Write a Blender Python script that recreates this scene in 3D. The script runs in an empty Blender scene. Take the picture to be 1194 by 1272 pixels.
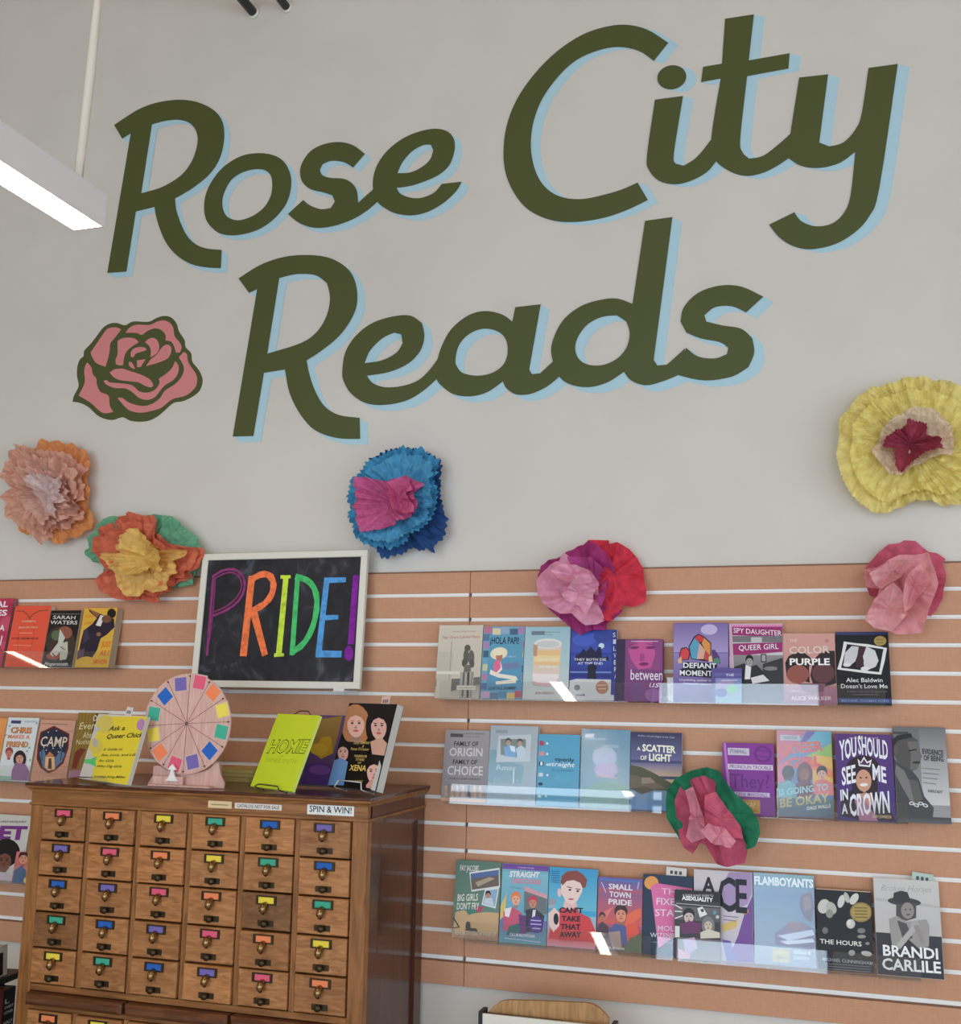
import bpy, bmesh, math, random
from mathutils import Vector, Matrix, noise
from mathutils.geometry import tessellate_polygon
random.seed(7)
R = math.radians
SC = bpy.context.scene
COL = SC.collection

# ------------------------------------------------------------------ camera
FPX, CX, CY = 1363.92, 597.0, 636.0
CAM = Vector((1.0458, -3.2181, 1.5))
ROT = (Matrix.Rotation(R(17.5199), 3, 'Z') @ Matrix.Rotation(R(9.3838), 3, 'X') @ Matrix.Rotation(R(-0.8655), 3, 'Y'))
cam = bpy.data.objects.new('camera', bpy.data.cameras.new('camera'))
COL.objects.link(cam)
cam.data.sensor_fit = 'HORIZONTAL'; cam.data.sensor_width = 36.0
cam.data.lens = 36.0 * FPX / 1194.0
cam.data.clip_start = 0.05
_r, _f, _u = ROT.col[0], ROT.col[1], ROT.col[2]
cam.matrix_world = Matrix(((_r[0], _u[0], -_f[0], CAM[0]), (_r[1], _u[1], -_f[1], CAM[1]), (_r[2], _u[2], -_f[2], CAM[2]), (0, 0, 0, 1)))
SC.camera = cam

# ------------------------------------------------------------------ light
SC.view_settings.view_transform = 'Standard'
SC.view_settings.look = 'None'
SC.view_settings.gamma = 1.0
SC.view_settings.use_curve_mapping = False
SC.view_settings.exposure = 0.0
world = bpy.data.worlds.new('sky'); SC.world = world; world.use_nodes = True
world.node_tree.nodes['Background'].inputs[0].default_value = (0.55, 0.75, 1.0, 1)
world.node_tree.nodes['Background'].inputs[1].default_value = 1.0
LED_STRENGTH = 16.0
WINDOW_L = 4.1
WINDOW_RGB = (0.72, 0.87, 1.0)
WALL_Y = 0.018           # paint of the back wall; the slat panels' face is the plane y = 0
ROOM = dict(x0=-6.4, x1=5.2, y0=-7.6, z1=4.75)
WINDOWS = [(-2.95, -0.75, 3.2), (-0.65, 1.0, 4.2), (1.9, 4.7, 3.2)]     # x from, x to, head height
WIN_Z0 = 0.12
SIDE_WINDOWS = [(-6.6, -4.4), (-4.1, -1.9)]      # y from, y to, in the right wall
SIDE_TOP = 2.7
for wx0, wx1, wz1 in WINDOWS:
    ld = bpy.data.lights.new('daylight', 'AREA'); ld.shape = 'RECTANGLE'
    ld.size = wx1 - wx0; ld.size_y = wz1 - WIN_Z0
    ld.energy = WINDOW_L * math.pi * ld.size * ld.size_y; ld.color = WINDOW_RGB
    lo = bpy.data.objects.new('daylight', ld); COL.objects.link(lo)
    lo.location = ((wx0 + wx1) / 2, ROOM['y0'] - 0.12, (WIN_Z0 + wz1) / 2)
    lo.rotation_euler = (R(90), 0, R(0))      # faces +y, into the room

for wy0, wy1 in SIDE_WINDOWS:
    ld = bpy.data.lights.new('daylight', 'AREA'); ld.shape = 'RECTANGLE'
    ld.size = SIDE_TOP - WIN_Z0; ld.size_y = wy1 - wy0
    ld.energy = 0.6 * WINDOW_L * math.pi * ld.size * ld.size_y; ld.color = WINDOW_RGB
    lo = bpy.data.objects.new('daylight', ld); COL.objects.link(lo)
    lo.location = (ROOM['x1'] + 0.12, (wy0 + wy1) / 2, (WIN_Z0 + SIDE_TOP) / 2)
    lo.rotation_euler = (0, R(90), 0)         # faces -x, into the room

# ------------------------------------------------------------------ pixels of the photograph -> directions
def ray(x, y): return ROT @ Vector(((x - CX) / FPX, 1.0, -(y - CY) / FPX))
def onY(x, y, Y=WALL_Y):
    r = ray(x, y); return CAM + r * ((Y - CAM[1]) / r[1])
def onX(x, y, X):
    r = ray(x, y); return CAM + r * ((X - CAM[0]) / r[0])
def onZ(x, y, Z):
    r = ray(x, y); return CAM + r * ((Z - CAM[2]) / r[2])
def onP(x, y, p0, n):
    r = ray(x, y); return CAM + r * (n.dot(p0 - CAM) / n.dot(r))
class Crop:
    def __init__(s, ox, oy, k): s.ox, s.oy, s.k = ox, oy, k
    def __call__(s, x, y): return (s.ox + x / s.k, s.oy + y / s.k)

# ------------------------------------------------------------------ colours and materials
def lin(c):
    if isinstance(c, str): c = tuple(int(c[i:i + 2], 16) for i in (0, 2, 4))
    return tuple((v / 255 / 12.92) if v / 255 <= 0.04045 else ((v / 255 + 0.055) / 1.055) ** 2.4 for v in c)
MATS = {}
def mat(name, col=None, rough=0.6, metal=0.0, spec=0.5, coat=0.0):
    if name in MATS: return MATS[name]
    m = bpy.data.materials.new(name); m.use_nodes = True
    b = m.node_tree.nodes['Principled BSDF']
    if col is not None: b.inputs['Base Color'].default_value = (*lin(col), 1)
    b.inputs['Roughness'].default_value = rough; b.inputs['Metallic'].default_value = metal
    b.inputs['Specular IOR Level'].default_value = spec
    b.inputs['Coat Weight'].default_value = coat; b.inputs['Coat Roughness'].default_value = 0.03
    MATS[name] = m
    return m
def N(m, t, **kw):
    n = m.node_tree.nodes.new(t)
    for k, v in kw.items(): setattr(n, k, v)
    return n
def L(m, a, b): m.node_tree.links.new(a, b)
def BS(m): return m.node_tree.nodes['Principled BSDF']
def ramp(m, stops):
    r = N(m, 'ShaderNodeValToRGB'); e = r.color_ramp.elements
    while len(e) < len(stops): e.new(0.5)
    for el, (p, c) in zip(e, stops): el.position = p; el.color = (*lin(c), 1)
    return r
def bump(m, h, strength, dist=0.002):
    b = N(m, 'ShaderNodeBump'); b.inputs['Strength'].default_value = strength; b.inputs['Distance'].default_value = dist
    L(m, h, b.inputs['Height']); L(m, b.outputs[0], BS(m).inputs['Normal'])
def noise_mat(name, stops, scale=(1, 1, 1), nscale=8, detail=6, rough=0.6, spec=0.4, bmp=0.0, tint=False, coat=0.0, distort=0.0, generated=False):
    m = mat(name, rough=rough, spec=spec, coat=coat)
    tc = N(m, 'ShaderNodeTexCoord'); mp = N(m, 'ShaderNodeMapping'); mp.inputs['Scale'].default_value = scale
    src = tc.outputs['Object']
    if tint:
        oi = N(m, 'ShaderNodeObjectInfo'); va = N(m, 'ShaderNodeVectorMath', operation='SCALE'); va.inputs[0].default_value = (17, 9, 23)
        L(m, oi.outputs['Random'], va.inputs['Scale']); vb = N(m, 'ShaderNodeVectorMath', operation='ADD')
        L(m, src, vb.inputs[0]); L(m, va.outputs[0], vb.inputs[1]); src = vb.outputs[0]
    L(m, src, mp.inputs[0])
    nz = N(m, 'ShaderNodeTexNoise'); nz.inputs['Scale'].default_value = nscale; nz.inputs['Detail'].default_value = detail
    nz.inputs['Distortion'].default_value = distort
    L(m, mp.outputs[0], nz.inputs['Vector'])
    r = ramp(m, stops); L(m, nz.outputs[0], r.inputs[0]); out = r.outputs[0]
    if tint:
        mx = N(m, 'ShaderNodeMix', data_type='RGBA', blend_type='MULTIPLY'); mx.inputs['Factor'].default_value = 1
        L(m, out, mx.inputs['A']); L(m, oi.outputs['Color'], mx.inputs['B']); out = mx.outputs['Result']
    L(m, out, BS(m).inputs['Base Color'])
    if bmp: bump(m, nz.outputs[0], bmp)
    return m
def emit(name, col, s):
    m = bpy.data.materials.new(name); m.use_nodes = True; nt = m.node_tree; nt.nodes.clear()
    o = nt.nodes.new('ShaderNodeOutputMaterial'); e = nt.nodes.new('ShaderNodeEmission')
    e.inputs[0].default_value = (*col, 1); e.inputs[1].default_value = s; nt.links.new(e.outputs[0], o.inputs[0]); return m
def print_mat(name, rough, coat=0.0, spec=0.5):
    m = mat(name, rough=rough, coat=coat, spec=spec); a = N(m, 'ShaderNodeVertexColor'); a.layer_name = 'Col'
    L(m, a.outputs[0], BS(m).inputs['Base Color']); return m
def clear_mat(name, tintc=(1, 1, 1), rough=0.02, f0=0.045):
    """clear plastic sheet: see-through with a Schlick mirror coat on both faces"""
    m = bpy.data.materials.new(name); m.use_nodes = True; nt = m.node_tree; nt.nodes.clear()
    o = nt.nodes.new('ShaderNodeOutputMaterial'); mx = nt.nodes.new('ShaderNodeMixShader')
    t = nt.nodes.new('ShaderNodeBsdfTransparent'); g = nt.nodes.new('ShaderNodeBsdfGlossy'); lw = nt.nodes.new('ShaderNodeLayerWeight'); lw.inputs[0].default_value = 0.5
    pw = nt.nodes.new('ShaderNodeMath'); pw.operation = 'POWER'; pw.inputs[1].default_value = 5.0
    ma = nt.nodes.new('ShaderNodeMath'); ma.operation = 'MULTIPLY_ADD'; ma.inputs[1].default_value = 1 - f0; ma.inputs[2].default_value = f0
    t.inputs[0].default_value = (*tintc, 1); g.inputs['Roughness'].default_value = rough
    nt.links.new(lw.outputs['Facing'], pw.inputs[0]); nt.links.new(pw.outputs[0], ma.inputs[0]); nt.links.new(ma.outputs[0], mx.inputs[0])
    nt.links.new(t.outputs[0], mx.inputs[1]); nt.links.new(g.outputs[0], mx.inputs[2]); nt.links.new(mx.outputs[0], o.inputs[0])
    MATS[name] = m; return m

WALL = noise_mat('wall_paint', [(0.3, (214, 207, 197)), (0.7, (220, 213, 203))], nscale=3, rough=0.75, spec=0.2)
CEIL = mat('ceiling_paint', (206, 166, 124), 0.9, spec=0.1)
FLOOR = noise_mat('floor_concrete', [(0.3, (176, 168, 160)), (0.7, (196, 188, 180))], nscale=4, rough=0.5)
GREEN = mat('green_paint', (82, 87, 46), 0.55, spec=0.3)
BLUE = mat('blue_paint', (182, 214, 224), 0.6, spec=0.25)
ROSE = mat('rose_paint', (222, 138, 136), 0.6, spec=0.25)
SLAT = mat('slat_laminate', rough=0.5, spec=0.3)
def _slat():
    m = SLAT; tc = N(m, 'ShaderNodeTexCoord'); mp = N(m, 'ShaderNodeMapping'); mp.inputs['Scale'].default_value = (300, 40, 30)
    oi = N(m, 'ShaderNodeObjectInfo'); ad = N(m, 'ShaderNodeVectorMath', operation='ADD'); L(m, tc.outputs['Object'], ad.inputs[0]); L(m, oi.outputs['Random'], ad.inputs[1])
    L(m, ad.outputs[0], mp.inputs[0]); nz = N(m, 'ShaderNodeTexNoise'); nz.inputs['Scale'].default_value = 1.0; nz.inputs['Detail'].default_value = 4; L(m, mp.outputs[0], nz.inputs['Vector'])
    m2 = N(m, 'ShaderNodeMapping'); m2.inputs['Scale'].default_value = (30, 10, 300); L(m, ad.outputs[0], m2.inputs[0])
    n2 = N(m, 'ShaderNodeTexNoise'); n2.inputs['Scale'].default_value = 1.0; n2.inputs['Detail'].default_value = 3; L(m, m2.outputs[0], n2.inputs['Vector'])
    mm = N(m, 'ShaderNodeMath', operation='ADD'); L(m, nz.outputs[0], mm.inputs[0]); L(m, n2.outputs[0], mm.inputs[1])
    hv = N(m, 'ShaderNodeMath', operation='MULTIPLY'); hv.inputs[1].default_value = 0.5; L(m, mm.outputs[0], hv.inputs[0])
    r = ramp(m, [(0.36, (196, 142, 109)), (0.5, (200, 147, 114)), (0.66, (205, 152, 119))]); L(m, hv.outputs[0], r.inputs[0]); L(m, r.outputs[0], BS(m).inputs['Base Color'])
_slat()
INSERT = mat('groove_insert_plastic', (240, 238, 234), 0.35)
ALU = mat('aluminium', (190, 190, 190), 0.35, 0.8)
WOOD = noise_mat('oak_frame', [(0.25, (104, 64, 30)), (0.5, (144, 94, 48)), (0.75, (168, 116, 66))], scale=(9, 9, 0.9), nscale=7, detail=8, rough=0.42, distort=1.2, bmp=0.1, coat=0.15)
WOODH = noise_mat('oak_frame_across', [(0.25, (104, 64, 30)), (0.5, (140, 90, 46)), (0.75, (164, 112, 64))], scale=(0.9, 9, 9), nscale=7, detail=8, rough=0.42, distort=1.2, bmp=0.1, coat=0.15)
WOODF = noise_mat('oak_drawer', [(0.2, (128, 78, 40)), (0.5, (170, 114, 66)), (0.8, (200, 142, 90))], scale=(2.2, 9, 11), nscale=6, detail=8, rough=0.45, distort=1.5, bmp=0.08, tint=True, coat=0.1)
WOODD = noise_mat('dark_mahogany', [(0.25, (58, 26, 14)), (0.5, (78, 38, 22)), (0.75, (94, 50, 30))], scale=(9, 9, 0.9), nscale=6, detail=7, rough=0.3, distort=0.8, coat=0.4)
PLY = noise_mat('plywood', [(0.25, (150, 108, 62)), (0.55, (186, 142, 92)), (0.8, (204, 164, 114))], scale=(9, 3, 1.2), nscale=6, detail=7, rough=0.5, distort=1.0)
PINKPLY = noise_mat('pale_pink_plywood', [(0.25, (196, 150, 138)), (0.55, (214, 172, 160)), (0.8, (224, 186, 176))], scale=(26, 9, 2.2), nscale=5, detail=6, rough=0.6, distort=0.6)
BRASS = mat('aged_brass', (150, 120, 80), 0.26, 0.9)
BRASSD = mat('dark_brass', (70, 58, 40), 0.42, 0.8)
BLACK = mat('black_metal', (22, 21, 22), 0.4)
WHITEM = mat('white_metal', (226, 224, 220), 0.35)
LAMPG = mat('lamp_housing', (232, 226, 226), 0.5)
CORD = mat('cream_cord', (232, 220, 204), 0.6)
PAPER = mat('page_paper', (214, 202, 180), 0.85, spec=0.15)
CREAMP = mat('cream_paint', (226, 222, 208), 0.5)
PRINT = print_mat('cover_print_gloss', 0.4, spec=0.28)
PRINTM = print_mat('print_matte', 0.65, spec=0.25)
ACRYL = clear_mat('clear_acrylic', (0.985, 0.99, 0.992), 0.02, 0.06)
MYLAR = clear_mat('mylar_film', (0.97, 0.985, 0.99), 0.13, 0.035)
LED = emit('led_diffuser', (1.0, 0.83, 0.66), LED_STRENGTH)

# ------------------------------------------------------------------ mesh helpers
def tag(o, label=None, cat=None, group=None, kind=None):
    for k, v in (('label', label), ('category', cat), ('group', group), ('kind', kind)):
        if v: o[k] = v
    return o
def link(name, data, parent=None, mats=None):
    o = bpy.data.objects.new(name, data); COL.objects.link(o); o.parent = parent
    if mats is not None:
        for m in (mats if isinstance(mats, (list, tuple)) else [mats]): data.materials.append(m)
    return o
def empty(name, loc=(0, 0, 0), rz=0, M=None):
    o = bpy.data.objects.new(name, None); COL.objects.link(o); o.empty_display_size = 0.02
    if M is not None: o.matrix_world = M
    else: o.location = loc; o.rotation_euler = (0, 0, rz)
    return o
class MB:
    """collects vertices, faces and one colour per face; build() links them as ONE mesh object"""
    def __init__(s): s.v, s.f, s.c = [], [], []
    def add(s, v, f, c=None):
        o = len(s.v); s.v += [tuple(p) for p in v]; s.f += [tuple(i + o for i in q) for q in f]; s.c += [c] * len(f); return s
    def box(s, x0, x1, y0, y1, z0, z1, c=None):
        return s.add([(x0, y0, z0), (x1, y0, z0), (x1, y1, z0), (x0, y1, z0), (x0, y0, z1), (x1, y0, z1), (x1, y1, z1), (x0, y1, z1)],
                     [(0, 3, 2, 1), (4, 5, 6, 7), (0, 1, 5, 4), (1, 2, 6, 5), (2, 3, 7, 6), (3, 0, 4, 7)], c)
    def bbox(s, x0, x1, y0, y1, z0, z1, b, c=None):
        """box with its front (-y) edges chamfered by b"""
        v = [(x0, y0 + b, z0), (x1, y0 + b, z0), (x1, y0 + b, z1), (x0, y0 + b, z1), (x0 + b, y0, z0 + b), (x1 - b, y0, z0 + b), (x1 - b, y0, z1 - b), (x0 + b, y0, z1 - b),
             (x0, y1, z0), (x1, y1, z0), (x1, y1, z1), (x0, y1, z1)]
        return s.add(v, [(4, 5, 6, 7), (0, 1, 5, 4), (1, 2, 6, 5), (2, 3, 7, 6), (3, 0, 4, 7), (8, 9, 1, 0), (9, 10, 2, 1), (10, 11, 3, 2), (11, 8, 0, 3), (11, 10, 9, 8)], c)
    def tube(s, pts, r, n=8, c=None, cap=True):
        pts = [Vector(p) for p in pts]; rs = r if isinstance(r, (list, tuple)) else [r] * len(pts); v, f = [], []
        prev = None
        for i, p in enumerate(pts):
            d = (pts[min(i + 1, len(pts) - 1)] - pts[max(i - 1, 0)]).normalized()
            a = d.orthogonal().normalized() if prev is None else (prev - d * prev.dot(d)).normalized()
            prev = a; b = d.cross(a)
            for k in range(n):
                t = 2 * math.pi * k / n; v.append(p + (a * math.cos(t) + b * math.sin(t)) * rs[i])
        for i in range(len(pts) - 1):
            for k in range(n): f.append((i * n + k, i * n + (k + 1) % n, (i + 1) * n + (k + 1) % n, (i + 1) * n + k))
        if cap: f += [tuple(range(n))[::-1], tuple((len(pts) - 1) * n + k for k in range(n))]
        return s.add(v, f, c)
    def lathe(s, prof, n=16, axis='y', c=None, org=(0, 0, 0)):
        """profile of (radius, position along axis)"""
        v, f = [], []
        for r, h in prof:
            for k in range(n):
                t = 2 * math.pi * k / n; a, b = r * math.cos(t), r * math.sin(t)
                q = (a, h, b) if axis == 'y' else ((a, b, h) if axis == 'z' else (h, a, b)); v.append((q[0] + org[0], q[1] + org[1], q[2] + org[2]))
        for i in range(len(prof) - 1):
            for k in range(n): f.append((i * n + k, i * n + (k + 1) % n, (i + 1) * n + (k + 1) % n, (i + 1) * n + k))
        f += [tuple(range(n)), tuple((len(prof) - 1) * n + k for k in range(n))]
        return s.add(v, f, c)
    def plate(s, outer, holes=(), y0=0.0, y1=0.002, c=None):
        """flat shape in x,z (list of 2D points) between depth y0 (front) and y1"""
        loops = [[Vector((p[0], p[1], 0)) for p in lp] for lp in [outer, *holes]]
        flat = [p for lp in loops for p in lp]; n = len(flat)
        tris = tessellate_polygon(loops)
        s.add([(p.x, y0, p.y) for p in flat] + [(p.x, y1, p.y) for p in flat], [tuple(t) for t in tris] + [tuple(i + n for i in t)[::-1] for t in tris], c)
        o = len(s.v) - 2 * n; k = 0
        for lp in loops:
            m = len(lp)
            for i in range(m): s.f.append((o + k + i, o + k + (i + 1) % m, o + n + k + (i + 1) % m, o + n + k + i)); s.c.append(c)
            k += m
        return s
    def mesh(s, name, smooth=False):
        me = bpy.data.meshes.new(name); me.from_pydata(s.v, [], s.f)
        if any(c is not None for c in s.c):
            at = me.color_attributes.new('Col', 'FLOAT_COLOR', 'CORNER'); i = 0
            for poly, c in zip(s.f, s.c):
                for k in range(len(poly)):
                    cc = c[k] if (c and isinstance(c[0], (tuple, list))) else (c or (0.5, 0.5, 0.5))
                    at.data[i].color = (*cc, 1); i += 1
        if smooth:
            for p in me.polygons: p.use_smooth = True
        me.update(); return me
    def build(s, name, m, parent=None, smooth=False):
        me = s.mesh(name, smooth)
        bm = bmesh.new(); bm.from_mesh(me); bmesh.ops.recalc_face_normals(bm, faces=bm.faces); bm.to_mesh(me); bm.free()
        return link(name, me, parent, m)

def smooth_loop(pts, ang=38, sub=4):
    """Catmull-Rom through a closed outline; sharp corners stay corners"""
    P = [Vector(p[:2]) for p in pts]; n = len(P); out = []
    def corner(i):
        a = P[i] - P[i - 1]; b = P[(i + 1) % n] - P[i]
        return a.length < 1e-9 or b.length < 1e-9 or a.angle(b) > R(ang)
    cr = [corner(i) for i in range(n)]
    for i in range(n):
        p1, p2 = P[i], P[(i + 1) % n]
        p0 = P[i - 1] if not cr[i] else p1 * 2 - p2 if cr[(i + 1) % n] else p1 + (p1 - p2) * 0.5
        p3 = P[(i + 2) % n] if not cr[(i + 1) % n] else p2 + (p2 - p1) * 0.5
        if cr[i] and cr[(i + 1) % n]: out.append(p1); continue
        for k in range(sub):
            t = k / sub
            out.append(0.5 * ((2 * p1) + (p2 - p0) * t + (2 * p0 - 5 * p1 + 4 * p2 - p3) * t * t + (3 * p1 - p0 - 3 * p2 + p3) * t ** 3))
    return [(p.x, p.y) for p in out]
def stroke_poly(pts, w, n_cap=0):
    """outline of a line of width w through 2D points"""
    P = [Vector(p) for p in pts]; l, r = [], []
    ws = w if isinstance(w, (list, tuple)) else [w] * len(P)
    for i, p in enumerate(P):
        d = (P[min(i + 1, len(P) - 1)] - P[max(i - 1, 0)]).normalized(); q = Vector((-d.y, d.x)) * ws[i] / 2
        l.append(p + q); r.append(p - q)
    return l, r
_txt = {}; CAP = [1.0]
def text_mesh(s, bold=0.0, shear=0.0):
    """(vertices, faces) of a line of lettering, scaled to cap height 1 and starting at x = 0; and its width"""
    key = (s, bold, shear)
    if key in _txt: return _txt[key]
    cu = bpy.data.curves.new('lettering', 'FONT'); cu.body = s; cu.size = 1.0; cu.resolution_u = 2; cu.offset = bold; cu.shear = shear; cu.fill_mode = 'FRONT'
    ob = bpy.data.objects.new('lettering', cu); me = bpy.data.meshes.new_from_object(ob)
    v = [(p.co.x, p.co.y) for p in me.vertices]; f = [tuple(p.vertices) for p in me.polygons]
    bpy.data.objects.remove(ob); bpy.data.meshes.remove(me); bpy.data.curves.remove(cu)
    if not v: return ([], [], 1.0)
    x0 = min(p[0] for p in v); x1 = max(p[0] for p in v); cap = CAP[0]
    v = [((x - x0) / cap, y / cap) for x, y in v]
    _txt[key] = (v, f, (x1 - x0) / cap); return _txt[key]
CAP[0] = max(p[1] for p in text_mesh('H')[0]); _txt.clear()

# ================================================================== the setting
def struct(name, mb, m, parent=None): return tag(mb.build(name, m, parent), kind='structure')
rx0, rx1, ry0, rz1 = ROOM['x0'], ROOM['x1'], ROOM['y0'], ROOM['z1']
struct('floor', MB().box(rx0, rx1, ry0, WALL_Y + 0.15, -0.1, 0.0), FLOOR)
struct('ceiling', MB().box(rx0, rx1, ry0, WALL_Y + 0.15, rz1, rz1 + 0.1), CEIL)
struct('wall_back', MB().box(rx0, rx1, WALL_Y, WALL_Y + 0.15, 0, rz1), WALL)
struct('wall_left', MB().box(rx0 - 0.15, rx0, ry0, WALL_Y, 0, rz1), WALL)
rw = MB().box(rx1, rx1 + 0.15, ry0, WALL_Y, 0, WIN_Z0).box(rx1, rx1 + 0.15, ry0, WALL_Y, SIDE_TOP, rz1); ys = [ry0] + [v for w in SIDE_WINDOWS for v in w] + [WALL_Y]
for i in range(0, len(ys), 2): rw.box(rx1, rx1 + 0.15, ys[i], ys[i + 1], WIN_Z0, SIDE_TOP)
struct('wall_right', rw, WALL)
for i, (a, b) in enumerate(SIDE_WINDOWS):
    w = MB(); t = 0.05; x0, x1 = rx1 + 0.04, rx1 + 0.1
    for y in (a, b - t): w.box(x0, x1, y, y + t, WIN_Z0, SIDE_TOP)
    for z in (WIN_Z0, SIDE_TOP - t): w.box(x0 + .002, x1 - .002, a, b, z, z + t)
    struct('window_%d' % (len(WINDOWS) + 1 + i), w, BLACK)
fw = MB(); xs = [rx0] + [v for w in WINDOWS for v in w[:2]] + [rx1]
fw.box(rx0, rx1, ry0 - 0.15, ry0, 0, WIN_Z0)
for i in range(0, len(xs), 2): fw.box(xs[i], xs[i + 1], ry0 - 0.15, ry0, WIN_Z0, rz1)
for wa, wb, wt in WINDOWS: fw.box(wa, wb, ry0 - 0.15, ry0, wt, rz1)
struct('wall_front', fw, WALL)
for i, (a, b, zt) in enumerate(WINDOWS):
    w = MB(); t = 0.05; y0, y1 = ry0 - 0.1, ry0 - 0.04
    for x in (a, b - t): w.box(x, x + t, y0, y1, WIN_Z0, zt)
    for z in (WIN_Z0, zt - t, 2.75): w.box(a, b, y0 + .002, y1 - .002, z, z + t)
    struct('window_%d' % (i + 1), w, BLACK)

# ------------------------------------------------------------------ painted lettering on the wall
def loop_on_wall(crop, pts, **k): return smooth_loop([(lambda q: (q.x, q.z))(onY(*crop(*p))) for p in pts], **k)
_ln = [0]
def letter(parent, crop, outer, holes, off):
    _ln[0] = (_ln[0] + 1) % 2; dz = 0.0006 * _ln[0]
    o = loop_on_wall(crop, outer); hs = [loop_on_wall(crop, h) for h in holes]
    sh = MB(); y = WALL_Y - 0.0003
    moved = lambda lp: [(p[0] + off[0], p[1] + off[1]) for p in lp]
    flat = moved(o) + [p for h in hs for p in moved(h)]
    sh.add([(p[0], y, p[1]) for p in flat], tessellate_polygon([[Vector((*p, 0)) for p in moved(lp)] for lp in [o, *hs]]))
    for lp in [o, *hs]:
        for i in range(len(lp)):
            a, b = lp[i], lp[(i + 1) % len(lp)]; y -= 8e-6
            sh.add([(a[0], y, a[1]), (b[0], y, b[1]), (b[0] + off[0], y, b[1] + off[1]), (a[0] + off[0], y, a[1] + off[1])], [(0, 1, 2, 3)])
    face = MB().plate(o, hs, WALL_Y - 0.0029 - dz, WALL_Y - 0.0022).build('letter_face', GREEN, parent)
    s = link('letter_shadow', sh.mesh('letter_shadow'), parent, BLUE)
    return face, s
c1, c2, c3, c4 = Crop(0, 0, 2.985), Crop(130, 110, 2.5404), Crop(600, 0, 2.0101), Crop(270, 260, 1.6817)
mural = empty('painted_lettering', (0, WALL_Y, 2.0))
tag(mural, 'huge dark green painted script lettering with pale blue drop shadow, high on the wall', 'lettering')
mural.location = (0, 0, 0)
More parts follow.
